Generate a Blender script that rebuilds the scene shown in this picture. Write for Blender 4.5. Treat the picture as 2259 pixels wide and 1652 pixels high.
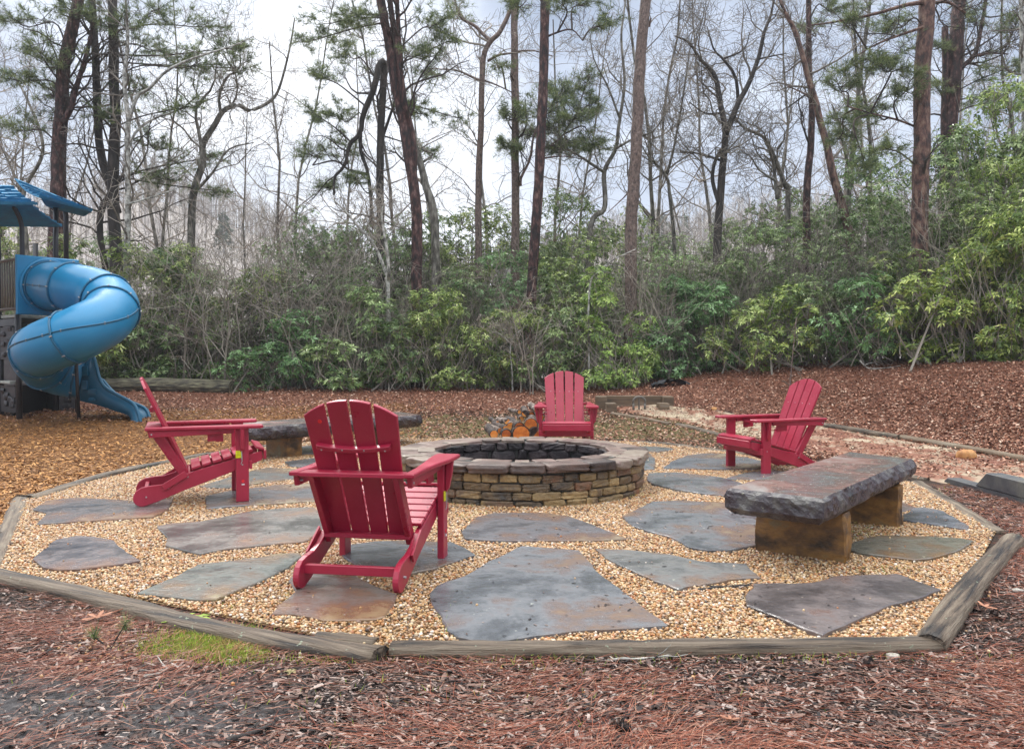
import bpy, math, random
import numpy as np
from mathutils import Matrix, Vector
for o in list(bpy.data.objects): bpy.data.objects.remove(o)
SC = bpy.context.scene
COL = SC.collection
R = math.radians

# ---------------------------------------------------------------- camera
H = 1.15; F = 1850.0; CX, CY = 1129.5, 826.0
PITCH = math.atan(46/1850)
cam = bpy.data.cameras.new('camera'); camo = bpy.data.objects.new('camera', cam); COL.objects.link(camo)
cam.sensor_width = 36; cam.lens = 36*F/2259; cam.clip_end = 2000; cam.clip_start = .05
camo.location = (0, 0, H); camo.rotation_euler = (math.pi/2-PITCH, 0, 0)
SC.camera = camo
SC.render.resolution_x = 1024; SC.render.resolution_y = 748
# ---------------------------------------------------------------- sky and sun
SUN_EL, SUN_AZ = R(42), R(-25)      # azimuth measured from +Y towards +X
W = bpy.data.worlds.new("World"); SC.world = W; W.use_nodes = True
nt = W.node_tree; N = nt.nodes; L = nt.links; N.clear()
def wn(t, **k):
    n = N.new(t)
    for a, b in k.items(): setattr(n, a, b)
    return n
sky = wn('ShaderNodeTexSky', sky_type='NISHITA', sun_disc=False, sun_elevation=SUN_EL, sun_rotation=SUN_AZ)
tc = wn('ShaderNodeTexCoord'); mp = wn('ShaderNodeMapping'); mp.inputs['Scale'].default_value = (1.0, 1.0, 2.6)
mp.inputs['Rotation'].default_value = (0, R(8), R(20))
L.new(tc.outputs['Generated'], mp.inputs[0])
n1 = wn('ShaderNodeTexNoise'); n1.inputs['Scale'].default_value = 2.6; n1.inputs['Detail'].default_value = 7; n1.inputs['Roughness'].default_value = .52; n1.inputs['Distortion'].default_value = .25
L.new(mp.outputs[0], n1.inputs[0])
cr = wn('ShaderNodeValToRGB'); e = cr.color_ramp.elements
e[0].position = .36; e[0].color = (.21, .26, .35, 1); e[1].position = .66; e[1].color = (.60, .65, .74, 1)
x = e.new(.5); x.color = (.33, .38, .48, 1)
L.new(n1.outputs[0], cr.inputs[0])
# bright break in the cloud low over the trees
def vnode(op, a=None, b=None):
    v = wn('ShaderNodeVectorMath', operation=op)
    if a is not None: L.new(a, v.inputs[0])
    if b is not None: v.inputs[1].default_value = b
    return v
def mnode(op, a, b, c=None, clamp=False):
    v = wn('ShaderNodeMath', operation=op, use_clamp=clamp)
    for i, q in enumerate((a, b, c)):
        if q is None: continue
        if isinstance(q, (int, float)): v.inputs[i].default_value = q
        else: L.new(q, v.inputs[i])
    return v.outputs[0]
bd = Vector((-.20, 1, .17)).normalized()
dt = vnode('DOT_PRODUCT', tc.outputs['Generated'], tuple(bd)).outputs['Value']
mr = wn('ShaderNodeMapRange', interpolation_type='SMOOTHERSTEP'); L.new(dt, mr.inputs[0])
mr.inputs[1].default_value = .955; mr.inputs[2].default_value = 1.0; mr.inputs[3].default_value = 0; mr.inputs[4].default_value = 1
br = mnode('MULTIPLY', mr.outputs[0], mnode('MULTIPLY_ADD', n1.outputs[0], 2.4, -.55), clamp=True)
mx = wn('ShaderNodeMix', data_type='RGBA'); L.new(br, mx.inputs[0]); L.new(cr.outputs[0], mx.inputs[6]); mx.inputs[7].default_value = (.98, .99, 1.02, 1)
# pale horizon, brighter zenith (overcast luminance)
sp = wn('ShaderNodeSeparateXYZ'); L.new(tc.outputs['Generated'], sp.inputs[0])
hz = wn('ShaderNodeMapRange', interpolation_type='SMOOTHSTEP'); L.new(sp.outputs[2], hz.inputs[0])
hz.inputs[1].default_value = .0; hz.inputs[2].default_value = .24; hz.inputs[3].default_value = .7; hz.inputs[4].default_value = 0
mx2 = wn('ShaderNodeMix', data_type='RGBA'); L.new(hz.outputs[0], mx2.inputs[0]); L.new(mx.outputs[2], mx2.inputs[6]); mx2.inputs[7].default_value = (.62, .67, .77, 1)
zb = wn('ShaderNodeMapRange', interpolation_type='SMOOTHSTEP'); L.new(sp.outputs[2], zb.inputs[0])
zb.inputs[1].default_value = .42; zb.inputs[2].default_value = .85; zb.inputs[3].default_value = 1.0; zb.inputs[4].default_value = 4.2
zc = wn('ShaderNodeMapRange', interpolation_type='SMOOTHSTEP'); L.new(sp.outputs[2], zc.inputs[0])
zc.inputs[1].default_value = .42; zc.inputs[2].default_value = .8; zc.inputs[3].default_value = 0; zc.inputs[4].default_value = .85
mx3 = wn('ShaderNodeMix', data_type='RGBA'); L.new(zc.outputs[0], mx3.inputs[0]); L.new(mx2.outputs[2], mx3.inputs[6]); mx3.inputs[7].default_value = (.56, .55, .53, 1)
bgc = wn('ShaderNodeBackground'); L.new(mx3.outputs[2], bgc.inputs[0])
L.new(zb.outputs[0], bgc.inputs[1])
bgs = wn('ShaderNodeBackground'); L.new(sky.outputs[0], bgs.inputs[0]); bgs.inputs[1].default_value = .05
ms = wn('ShaderNodeMixShader'); ms.inputs[0].default_value = .9; L.new(bgs.outputs[0], ms.inputs[1]); L.new(bgc.outputs[0], ms.inputs[2])
wo = wn('ShaderNodeOutputWorld'); L.new(ms.outputs[0], wo.inputs[0])
sl = bpy.data.lights.new('sun', 'SUN'); sl.energy = 1.0; sl.angle = R(14); sl.color = (1, .96, .9)
so = bpy.data.objects.new('sun', sl); COL.objects.link(so)
sd = Vector((math.sin(SUN_AZ)*math.cos(SUN_EL), math.cos(SUN_AZ)*math.cos(SUN_EL), math.sin(SUN_EL)))
so.rotation_euler = sd.to_track_quat('Z', 'Y').to_euler(); so.location = sd*60
SC.view_settings.view_transform = 'Standard'; SC.view_settings.look = 'None'; SC.view_settings.gamma = 1
SC.view_settings.exposure = .9
SC.render.engine = 'CYCLES'

# ---------------------------------------------------------------- pixel <-> world
_f = np.array([0, math.cos(PITCH), -math.sin(PITCH)]); _u = np.array([0, math.sin(PITCH), math.cos(PITCH)]); _r = np.array([1., 0, 0])
O = np.array([0, 0, H])
def ray(x, y):
    x = np.asarray(x, float); y = np.asarray(y, float)
    return _r*((x-CX)/F)[..., None] + _u*((CY-y)/F)[..., None] + _f
def PZ(x, y, z=0.):                     # point on horizontal plane z
    d = ray(x, y); t = (z-H)/d[..., 2]; return O + d*t[..., None]
def PD(x, y, Y):                        # point at distance Y
    d = ray(x, y); return O + d*(Y/d[..., 1])[..., None]
def SM(t): t = np.clip(t, 0, 1); return t*t*(3-2*t)
def sines(P, seed, f=1., n=6):
    rg = np.random.RandomState(seed); P = np.asarray(P, float); s = 0
    for i in range(n):
        k = rg.normal(size=P.shape[-1])*f*(1+.6*i); s = s+np.sin(P@k+rg.uniform(0, 6.28))/(1+.5*i)
    return s/3
def terr(X, Y):
    X = np.asarray(X, float); Y = np.asarray(Y, float)
    A = .42+.5*SM((X-1)/5)
    far = A*SM((Y-11.5)/6.5)
    xe = 4.85+(13-np.clip(Y, 2, 17))*.16
    bank = 1.0*SM((X-xe)/3.6)*SM((Y-1)/5)
    z = far+bank*(1-far)
    P = np.stack([X, Y], -1)
    m = SM((np.hypot(X, Y-7)-5.5)/3)
    z = z+m*.035*sines(P, 3, 1.1)
    z = z-SM((Y-24)/40)*(6-4*SM((X-6)/12))
    return z
def hit(x, y):                          # point on the terrain under a pixel
    x = np.atleast_1d(np.asarray(x, float)); y = np.atleast_1d(np.asarray(y, float))
    d = ray(x, y); T = np.geomspace(1.2, 45, 260)
    out = np.full((len(x), 3), np.nan)
    for a in range(0, len(x), 20000):
        dd = d[a:a+20000]; P = O+dd[:, None, :]*(T/1.0)[None, :, None]/dd[:, None, 1:2]
        below = P[..., 2] < terr(P[..., 0], P[..., 1])
        i = below.argmax(1); ok = below.any(1)&(i > 0); j = np.arange(len(dd))
        i0 = np.maximum(i-1, 0)
        h1 = P[j, i0, 2]-terr(P[j, i0, 0], P[j, i0, 1]); h2 = terr(P[j, i, 0], P[j, i, 1])-P[j, i, 2]
        w = (h1/np.maximum(h1+h2, 1e-9))[:, None]
        q = P[j, i0]*(1-w)+P[j, i]*w; q[~ok] = np.nan; out[a:a+20000] = q
    return out

# ---------------------------------------------------------------- mesh builder
class MB:
    def __init__(s): s.V = []; s.F = {}; s.R = []; s.n = 0
    def add(s, V, Fs, r=0.):
        V = np.asarray(V, np.float32).reshape(-1, 3)
        if not isinstance(Fs, (list, tuple)): Fs = [Fs]
        for f in Fs:
            f = np.asarray(f, np.int64)
            if f.ndim == 1: f = f[None]
            s.F.setdefault(f.shape[1], []).append(f+s.n)
        s.V.append(V); s.R.append(np.broadcast_to(np.asarray(r, np.float32), (len(V),)) if np.ndim(r) == 0 else np.asarray(r, np.float32)); s.n += len(V)
    def build(s, name, mat, parent=None, smooth=False, loc=None):
        me = bpy.data.meshes.new(name); V = np.concatenate(s.V)
        me.vertices.add(len(V)); me.vertices.foreach_set('co', V.ravel())
        loops = []; starts = []; c = 0
        for k, fl in s.F.items():
            f = np.concatenate(fl); loops.append(f.ravel()); starts.append(c+np.arange(len(f))*k); c += f.size
        loops = np.concatenate(loops); starts = np.concatenate(starts)
        me.loops.add(len(loops)); me.loops.foreach_set('vertex_index', loops.astype(np.int32))
        me.polygons.add(len(starts)); me.polygons.foreach_set('loop_start', starts.astype(np.int32))
        me.polygons.foreach_set('use_smooth', np.full(len(starts), smooth))
        a = me.attributes.new('rnd', 'FLOAT', 'POINT'); a.data.foreach_set('value', np.concatenate(s.R).astype(np.float32))
        me.update(calc_edges=True); me.validate()
        me.materials.append(mat)
        o = bpy.data.objects.new(name, me); COL.objects.link(o)
        if parent: o.parent = parent
        if loc is not None: o.location = loc
        return o
def FR(o, x, y, z):
    M = np.eye(4); M[:3, 0] = x; M[:3, 1] = y; M[:3, 2] = z; M[:3, 3] = o; return M
def XF(M, V): V = np.asarray(V, float).reshape(-1, 3); return V@M[:3, :3].T+M[:3, 3]
def unit(v): v = np.asarray(v, float); return v/np.linalg.norm(v)
def RZ(a, o=(0, 0, 0)): c, s = math.cos(a), math.sin(a); return FR(o, (c, s, 0), (-s, c, 0), (0, 0, 1))
def prism(mb, out, t, M=None, b=.004, r=0., z0=0.):
    p = np.asarray(out, float); n = len(p)
    area = .5*np.sum(p[:, 0]*np.roll(p[:, 1], -1)-np.roll(p[:, 0], -1)*p[:, 1])
    if area < 0: p = p[::-1]
    e = np.roll(p, -1, 0)-p; e /= np.maximum(np.linalg.norm(e, axis=1), 1e-9)[:, None]
    nr = np.stack([e[:, 1], -e[:, 0]], 1); vn = nr+np.roll(nr, 1, 0); vn /= np.maximum(np.sum(vn*vn, 1)/2, .35)[:, None]
    q = p-vn*b
    V = np.concatenate([np.c_[q, np.full(n, z0)], np.c_[p, np.full(n, z0+b)], np.c_[p, np.full(n, z0+t-b)], np.c_[q, np.full(n, z0+t)]])
    i = np.arange(n); j = (i+1) % n; Fq = np.concatenate([np.stack([i+k*n, j+k*n, j+(k+1)*n, i+(k+1)*n], 1) for k in range(3)])
    if M is not None: V = XF(M, V)
    mb.add(V, [Fq, i[::-1], i+3*n], r)
def box(mb, c, s, M=None, b=.004, r=0.):
    x, y, z = c; a, d, h = s[0]/2, s[1]/2, s[2]/2
    T = np.eye(4); T[:3, 3] = (x, y, z-h)
    if M is not None: T = M@T
    prism(mb, [(-a, -d), (a, -d), (a, d), (-a, d)], s[2], T, b, r)
def tube(mb, pts, rad, k=6, r=0., cap=True, flat=1.):
    P = np.asarray(pts, float); n = len(P); rad = np.broadcast_to(np.asarray(rad, float), (n,))
    t = np.gradient(P, axis=0); t /= np.maximum(np.linalg.norm(t, axis=1), 1e-9)[:, None]
    m = t.mean(0); ref = np.array([1., 0, 0]) if abs(m[0]) < .6*np.linalg.norm(m)+1e-9 else np.array([0, 0, 1.])
    u = np.cross(t, ref); u /= np.maximum(np.linalg.norm(u, axis=1), 1e-9)[:, None]; v = np.cross(t, u)
    a = np.arange(k)*2*math.pi/k
    V = P[:, None]+(u[:, None]*np.cos(a)[None, :, None]+v[:, None]*np.sin(a)[None, :, None]*flat)*rad[:, None, None]
    i = np.arange(n-1)[:, None]*k; j = np.arange(k)[None]; j2 = (j+1) % k
    Fq = np.stack([i+j, i+j2, i+k+j2, i+k+j], -1).reshape(-1, 4)
    Fs = [Fq]
    if cap: Fs += [np.arange(k)[::-1], np.arange(k)+(n-1)*k]
    mb.add(V.reshape(-1, 3), Fs, r)
def spline(P, n):
    P = np.asarray(P, float); m = len(P); Q = np.concatenate([[2*P[0]-P[1]], P, [2*P[-1]-P[-2]]])
    t = np.linspace(0, m-1-1e-6, n); i = t.astype(int); f = (t-i)[:, None]
    a, b, c, d = Q[i], Q[i+1], Q[i+2], Q[i+3]
    return .5*((2*b)+(c-a)*f+(2*a-5*b+4*c-d)*f*f+(3*b-a-3*c+d)*f**3)
def cube_grid(n):
    vs = {}; fs = []; g = np.linspace(-1, 1, n+1)
    def vi(p):
        k = tuple(np.round(p, 5)); return vs.setdefault(k, len(vs))
    for ax in range(3):
        for sg in (-1, 1):
            for i in range(n):
                for j in range(n):
                    q = []
                    for (a, b) in ((i, j), (i+1, j), (i+1, j+1), (i, j+1)):
                        p = [0, 0, 0]; p[ax] = sg; p[(ax+1) % 3] = g[a]; p[(ax+2) % 3] = g[b]; q.append(vi(p))
                    fs.append(q if sg > 0 else q[::-1])
    return np.array(list(vs.keys())), np.array(fs)
CG = {n: cube_grid(n) for n in (3, 4, 6, 10)}
def rock(mb, M, size, seed, q=6, amp=.06, n=4, r=0., f=1.6):
    V, Fq = CG[n]; nn = (np.abs(V)**q).sum(1)**(1/q); P = V/nn[:, None]*1.0
    d = 1+amp*sines(P, seed, f)[:, None]
    P = P*d*(np.asarray(size)/2)
    mb.add(XF(M, P), Fq, r)
# ---------------------------------------------------------------- objects
def tag(o, label=None, cat=None, group=None, kind=None):
    if label: o['label'] = label
    if cat: o['category'] = cat
    if group: o['group'] = group
    if kind: o['kind'] = kind
    return o
def empty(name, loc=(0, 0, 0), rz=0):
    o = bpy.data.objects.new(name, None); COL.objects.link(o); o.location = loc; o.rotation_euler = (0, 0, rz)
    o.empty_display_size = .2; return o
def copy_tree(o, parent=None):
    c = o.copy(); COL.objects.link(c); c.parent = parent
    for ch in list(o.children): copy_tree(ch, c)
    return c
# ---------------------------------------------------------------- materials
def hexc(h):
    h = h.lstrip('#'); c = [int(h[i:i+2], 16)/255 for i in (0, 2, 4)]
    return tuple(((v+.055)/1.055)**2.4 if v > .04045 else v/12.92 for v in c)+(1,)
def mat(name, ramp, scale=5., detail=5., stretch=(1, 1, 1), rough=(.5, .8), bump=.3, bscale=None, bdist=.01, rnd=0., orand=0., ocol=False, trans=0., dist=0., spec=.5, coat=0., specks=None, drops=False, hue=0.):
    m = bpy.data.materials.new(name); m.use_nodes = True; t = m.node_tree; n = t.nodes; l = t.links
    b = n['Principled BSDF']; out = n['Material Output']
    def nn(ty, **k):
        q = n.new(ty)
        for a, v in k.items(): setattr(q, a, v)
        return q
    tc = nn('ShaderNodeTexCoord'); mp = nn('ShaderNodeMapping'); mp.inputs['Scale'].default_value = stretch
    l.new(tc.outputs['Object'], mp.inputs[0])
    nz = nn('ShaderNodeTexNoise'); nz.inputs['Scale'].default_value = scale; nz.inputs['Detail'].default_value = detail; nz.inputs['Roughness'].default_value = .6 if name != 'slate' else .68; nz.inputs['Distortion'].default_value = dist
    l.new(mp.outputs[0], nz.inputs[0]); fac = nz.outputs[0]
    def mth(op, a, c, d=None):
        q = nn('ShaderNodeMath', operation=op)
        for i, z in enumerate((a, c, d)):
            if z is None: continue
            if isinstance(z, (int, float)): q.inputs[i].default_value = z
            else: l.new(z, q.inputs[i])
        return q.outputs[0]
    if orand:
        oi = nn('ShaderNodeObjectInfo'); fac = mth('ADD', fac, mth('MULTIPLY_ADD', oi.outputs['Random'], orand, -orand/2))
    if rnd:
        at = nn('ShaderNodeAttribute', attribute_name='rnd'); fac = mth('ADD', mth('MULTIPLY', fac, 1-rnd), mth('MULTIPLY', at.outputs['Fac'], rnd))
    cr = nn('ShaderNodeValToRGB'); e = cr.color_ramp.elements
    for i, (p, c) in enumerate(ramp):
        q = e[i] if i < 2 else e.new(p)
        q.position = p
    es = sorted(e, key=lambda q: q.position)
    for q, (p, c) in zip(es, sorted(ramp)): q.color = hexc(c) if isinstance(c, str) else (*c, 1)
    l.new(fac, cr.inputs[0]); colr = cr.outputs[0]
    if specks:
        sc, thr, c2 = specks[:3]
        vz = nn('ShaderNodeTexNoise'); vz.inputs['Scale'].default_value = sc; vz.inputs['Detail'].default_value = 4; vz.inputs['Roughness'].default_value = .75; l.new(tc.outputs['Object'], vz.inputs[0])
        rr = nn('ShaderNodeMapRange'); l.new(vz.outputs[0], rr.inputs[0]); rr.inputs[1].default_value = thr; rr.inputs[2].default_value = thr+.025
        mx = nn('ShaderNodeMix', data_type='RGBA'); l.new(rr.outputs[0], mx.inputs[0]); l.new(colr, mx.inputs[6]); mx.inputs[7].default_value = hexc(c2); colr = mx.outputs[2]
    if ocol:
        oi2 = nn('ShaderNodeObjectInfo'); mx = nn('ShaderNodeMix', data_type='RGBA', blend_type='MULTIPLY'); mx.inputs[0].default_value = 1
        l.new(colr, mx.inputs[6]); l.new(oi2.outputs['Color'], mx.inputs[7]); colr = mx.outputs[2]
    l.new(colr, b.inputs['Base Color'])
    rr = nn('ShaderNodeMapRange'); l.new(nz.outputs[0], rr.inputs[0]); rr.inputs[1].default_value = .3; rr.inputs[2].default_value = .7; rr.inputs[3].default_value = rough[0]; rr.inputs[4].default_value = rough[1]
    l.new(rr.outputs[0], b.inputs['Roughness'])
    b.inputs['Specular IOR Level'].default_value = spec
    if coat: b.inputs['Coat Weight'].default_value = coat; b.inputs['Coat Roughness'].default_value = .12
    if bump:
        nb = nn('ShaderNodeTexNoise'); nb.inputs['Scale'].default_value = bscale or scale*4; nb.inputs['Detail'].default_value = 6; nb.inputs['Roughness'].default_value = .65; l.new(mp.outputs[0], nb.inputs[0])
        bp = nn('ShaderNodeBump'); bp.inputs['Strength'].default_value = bump; bp.inputs['Distance'].default_value = bdist; l.new(nb.outputs[0], bp.inputs['Height'])
        nrm = bp.outputs[0]
        if drops:
            vo = nn('ShaderNodeTexVoronoi'); vo.inputs['Scale'].default_value = 75; l.new(tc.outputs['Object'], vo.inputs[0])
            r2 = nn('ShaderNodeMapRange', interpolation_type='SMOOTHSTEP'); l.new(vo.outputs['Distance'], r2.inputs[0]); r2.inputs[1].default_value = .28; r2.inputs[2].default_value = .12; r2.inputs[3].default_value = 0; r2.inputs[4].default_value = 1
            b2 = nn('ShaderNodeBump'); b2.inputs['Strength'].default_value = .5; b2.inputs['Distance'].default_value = .002; l.new(r2.outputs[0], b2.inputs['Height']); l.new(nrm, b2.inputs['Normal']); nrm = b2.outputs[0]
        l.new(nrm, b.inputs['Normal'])
    if trans:
        tr = nn('ShaderNodeBsdfTranslucent'); l.new(colr, tr.inputs[0]); mx = nn('ShaderNodeMixShader'); mx.inputs[0].default_value = trans
        l.new(b.outputs[0], mx.inputs[1]); l.new(tr.outputs[0], mx.inputs[2]); l.new(mx.outputs[0], out.inputs[0])
    return m
M = {}
M['red'] = mat('red_plastic_lumber', [(.3, '#951d36'), (.7, '#a1243e')], 6, 3, (1, 1, 1), (.27, .42), .25, 60, .0015, drops=True, spec=.5)
M['bolt'] = mat('steel', [(.3, '#8a8a8a'), (.7, '#b0b0b0')], 5, rough=(.25, .35), bump=0)
M['yellow'] = mat('yellow_tag', [(.45, '#b5b400'), (.6, '#d8d818')], 30, rough=(.4, .5), bump=0)
M['white'] = mat('white_sticker', [(.4, '#c8c8c8'), (.6, '#e0e0e0')], 30, rough=(.4, .5), bump=0)
M['sticker'] = mat('red_sticker', [(.45, '#d01828'), (.6, '#e83838')], 60, rough=(.3, .4), bump=0)
M['slate'] = mat('slate', [(.32, '#404244'), (.41, '#5a5c5e'), (.48, '#727374'), (.54, '#6c625e'), (.60, '#76604f'), (.67, '#8c8068')], 1.6, 9, (1, 1, 3), (.10, .36), .9, 7, .010, orand=.10, ocol=True, dist=.2, specks=(30, .675, '#a8aaa0'))
M['slab_dark'] = mat('purple_sandstone', [(.36, '#666a6a'), (.45, '#62524e'), (.55, '#7a5a52'), (.68, '#8a8480')], 2.2, 8, (1, 1, 1), (.14, .4), .8, 14, .01, dist=.8, specks=(34, .615, '#a8aaa0'))
M['chipped'] = mat('chipped_rock_face', [(.36, '#26262a'), (.46, '#40353a'), (.56, '#4a464a'), (.66, '#6c6a66')], 6, 8, rough=(.18, .45), bump=1., bscale=7, bdist=.05, specks=(26, .665, '#9a9a80'))
M['ochre'] = mat('ochre_sandstone', [(.35, '#382a1c'), (.44, '#6c4e2c'), (.53, '#8e6836'), (.6, '#7a6848'), (.7, '#98906e')], 5, 9, (1, 1, 1.5), (.35, .6), .7, 16, .012)
M['pitstone'] = mat('pit_fieldstone', [(.20, '#3c3630'), (.34, '#6c5a42'), (.46, '#8c7650'), (.58, '#a68c60'), (.68, '#64523f'), (.80, '#80583e')], 10, 8, rough=(.35, .7), bump=1., bscale=22, bdist=.02, rnd=.55)
M['coping'] = mat('coping_stone', [(.22, '#352b27'), (.36, '#594840'), (.5, '#766058'), (.62, '#867a6c'), (.76, '#523a34')], 7, 7, rough=(.28, .55), bump=.9, bscale=22, bdist=.012, rnd=.5)
M['soot'] = mat('sooty_stone', [(.3, '#151214'), (.5, '#2b2326'), (.7, '#453a3a')], 8, 7, rough=(.4, .6), bump=.9, bscale=24, bdist=.015, rnd=.3)
M['mortar'] = mat('mortar', [(.35, '#2c2b28'), (.65, '#55544e')], 14, 6, rough=(.7, .9), bump=.5)
M['ash'] = mat('ash', [(.35, '#151312'), (.6, '#2e2b29'), (.75, '#5a5450')], 6, 8, rough=(.8, .9), bump=.6)
M['timber'] = mat('weathered_timber', [(.37, '#1d1712'), (.44, '#40352a'), (.52, '#615344'), (.66, '#807464')], 6, 9, (.25, 4.5, 4.5), (.45, .8), 1., 14, .016, specks=(30, .64, '#87907a'))
M['timber2'] = mat('treated_timber', [(.3, '#3a3024'), (.5, '#665440'), (.7, '#7c7262')], 5, 8, (.3, 2, 2), (.5, .8), .6, 22, .006)
M['timber3'] = mat('dark_wet_timber', [(.3, '#2c2f34'), (.5, '#44464a'), (.7, '#5f5e58')], 3, 8, (.15, 1, 1), (.4, .7), .7, 26, .006)
M['bark_red'] = mat('pine_bark_red', [(.38, '#160f0f'), (.47, '#331f1e'), (.55, '#4e322f'), (.66, '#7c645c')], 14, 9, (1, 1, .38), (.6, .85), 1., 20, .04)
M['bark_plate'] = mat('plated_pine_bark', [(.34, '#241c1b'), (.44, '#4c3833'), (.54, '#6f5148'), (.66, '#8d7666')], 12, 6, (1, 1, .45), (.6, .85), 1., 15, .05)
M['bark_brown'] = mat('grey_brown_bark', [(.34, '#352d2a'), (.45, '#62524b'), (.58, '#75645c'), (.70, '#9a8a80')], 24, 9, (1, 1, .6), (.6, .85), .9, 22, .03)
M['bark_grey'] = mat('grey_bark', [(.36, '#33302b'), (.47, '#5a564e'), (.56, '#77736a'), (.66, '#98958c')], 13, 9, (1, 1, .3), (.65, .9), .8, 22, .02, orand=.12)
M['bark_dark'] = mat('dark_bark', [(.32, '#191716'), (.5, '#332d2a'), (.7, '#514a44')], 7, 8, (1, 1, .3), (.6, .9), .9, 20, .03)
M['bark_pale'] = mat('pale_lichen_bark', [(.36, '#54524c'), (.46, '#8c8b84'), (.56, '#b4b3ab'), (.68, '#cfcec8')], 12, 8, (1, 1, .8), (.6, .9), .5, 22, .01)
M['twig'] = mat('twig', [(.3, '#625b53'), (.7, '#9c9488')], 2, rough=(.7, .9), bump=0, orand=.4)
M['twig_dark'] = mat('pine_twig', [(.3, '#2a2420'), (.7, '#4a403a')], 2, rough=(.7, .9), bump=0)
M['needle'] = mat('green_needles', [(.1, '#44563a'), (.5, '#66764a'), (.9, '#8f9a62')], 2, rough=(.45, .6), bump=0, rnd=.8, trans=.25)
M['leaf'] = mat('evergreen_leaf', [(.08, '#26381f'), (.3, '#50693d'), (.55, '#7b9256'), (.8, '#adbd86'), (.95, '#d8dfba')], 1.2, rough=(.18, .38), bump=0, rnd=.75, ocol=True, trans=.2, spec=.45)
M['blue'] = mat('blue_moulded_plastic', [(.35, '#1f78a4'), (.65, '#2582b0')], 1.5, 4, rough=(.28, .42), bump=.1, bscale=25, bdist=.002)
M['blue_d'] = mat('teal_blue_plastic', [(.35, '#175672'), (.65, '#1c6080')], 1.5, 4, rough=(.35, .5), bump=.1, bscale=25, bdist=.002)
M['blue_r'] = mat('blue_roof_plastic', [(.35, '#226488'), (.65, '#2c7ca2')], 6, 4, rough=(.6, .75), bump=.3, bscale=30, bdist=.004)
M['black'] = mat('black_steel', [(.35, '#2a2a2d'), (.65, '#36363a')], 5, rough=(.35, .5), bump=.05)
M['black_p'] = mat('black_moulded_plastic', [(.35, '#101114'), (.65, '#191a1e')], 5, rough=(.3, .5), bump=.1)
M['grey_p'] = mat('grey_moulded_plastic', [(.35, '#2a292c'), (.65, '#3a393c')], 5, rough=(.4, .6), bump=.4, bscale=12, bdist=.01)
M['rail'] = mat('taupe_rail', [(.35, '#6a625a'), (.65, '#7a7168')], 5, rough=(.5, .6), bump=.05)
M['deck'] = mat('pale_deck', [(.35, '#8c8e86'), (.65, '#aaaca4')], 9, rough=(.4, .6), bump=.2)
M['cutwood'] = mat('cut_wood', [(.3, '#a04e1c'), (.5, '#cc7428'), (.7, '#dc964c')], 12, 5, rough=(.6, .8), bump=.4, orand=.3)
M['logbark'] = mat('log_bark', [(.38, '#1a1310'), (.5, '#40312a'), (.6, '#6a5a50'), (.68, '#988c82')], 16, 7, rough=(.6, .9), bump=.9, bdist=.01, orand=.2)
M['iron'] = mat('rusty_iron', [(.3, '#4a4640'), (.7, '#6e6a62')], 20, rough=(.5, .7), bump=.3)
M['orange_rock'] = mat('orange_rock', [(.35, '#8e5c30'), (.55, '#b98650'), (.7, '#c8a070')], 9, 7, rough=(.6, .8), bump=.8, bscale=30)
M['pale_rock'] = mat('pale_rock', [(.35, '#8e8a80'), (.65, '#c4c0b6')], 20, 7, rough=(.6, .8), bump=.8, bscale=50)
M['fabric'] = mat('landscape_fabric', [(.35, '#17181c'), (.65, '#34363c')], 12, rough=(.5, .8), bump=.5)
M['pebble'] = mat('pea_gravel', [(.04, '#443a32'), (.13, '#7a5838'), (.27, '#b08656'), (.4, '#9c8c78'), (.53, '#bf9660'), (.66, '#d0bc98'), (.79, '#96582e'), (.88, '#b88650'), (.97, '#dcd6cc')], 30, 3, rough=(.3, .55), bump=0, rnd=.93, spec=.5)
M['gravelbase'] = mat('gravel_bed', [(.3, '#4c3a28'), (.45, '#8c6c44'), (.58, '#b49468'), (.7, '#d4c2a2')], 85, 4, rough=(.5, .8), bump=1., bscale=110, bdist=.02)
M['chip_dark'] = mat('bark_mulch', [(.08, '#131011'), (.3, '#312826'), (.52, '#59463f'), (.74, '#82685c'), (.95, '#b0a49c')], 20, 4, rough=(.4, .7), bump=.5, rnd=.85, spec=.22)
M['chip_tan'] = mat('wood_chips', [(.0, '#4e3420'), (.3, '#8a6038'), (.6, '#b07c48'), (.85, '#c99a62'), (1., '#a86a34')], 20, 4, rough=(.5, .75), bump=.4, rnd=.85, spec=.2)
M['pneedle'] = mat('fallen_needles', [(.05, '#4c261e'), (.35, '#804636'), (.7, '#a4644e'), (.95, '#bf9880')], 10, 3, rough=(.5, .7), bump=0, rnd=.85, spec=.15)
M['litter'] = mat('leaf_litter', [(.05, '#452c22'), (.3, '#7a5040'), (.55, '#a07058'), (.78, '#bb9078'), (.97, '#d2bca8')], 20, 4, rough=(.4, .7), bump=.3, rnd=.9, spec=.2)
M['grassb'] = mat('grass_blades', [(.0, '#567020'), (.5, '#86a02c'), (1., '#b2c648')], 5, rough=(.5, .7), bump=0, rnd=.9, trans=.2)
M['drygrass'] = mat('dry_grass', [(.0, '#5c5a34'), (.5, '#7a7448'), (1., '#8f7e58')], 5, rough=(.6, .8), bump=0, rnd=.9)
M['sand'] = mat('pale_sand', [(.40, '#6c3e2c'), (.49, '#845a44'), (.56, '#94826e'), (.64, '#a8987f'), (.75, '#b8aa94')], 1.5, 9, (1.3, .7, 1), (.6, .85), .6, 22, .015, dist=.8)
M['hill'] = mat('hill_ground', [(.35, '#847c76'), (.5, '#9e9690'), (.65, '#aea6a0')], .12, 8, rough=(.9, 1), bump=.0)
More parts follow.
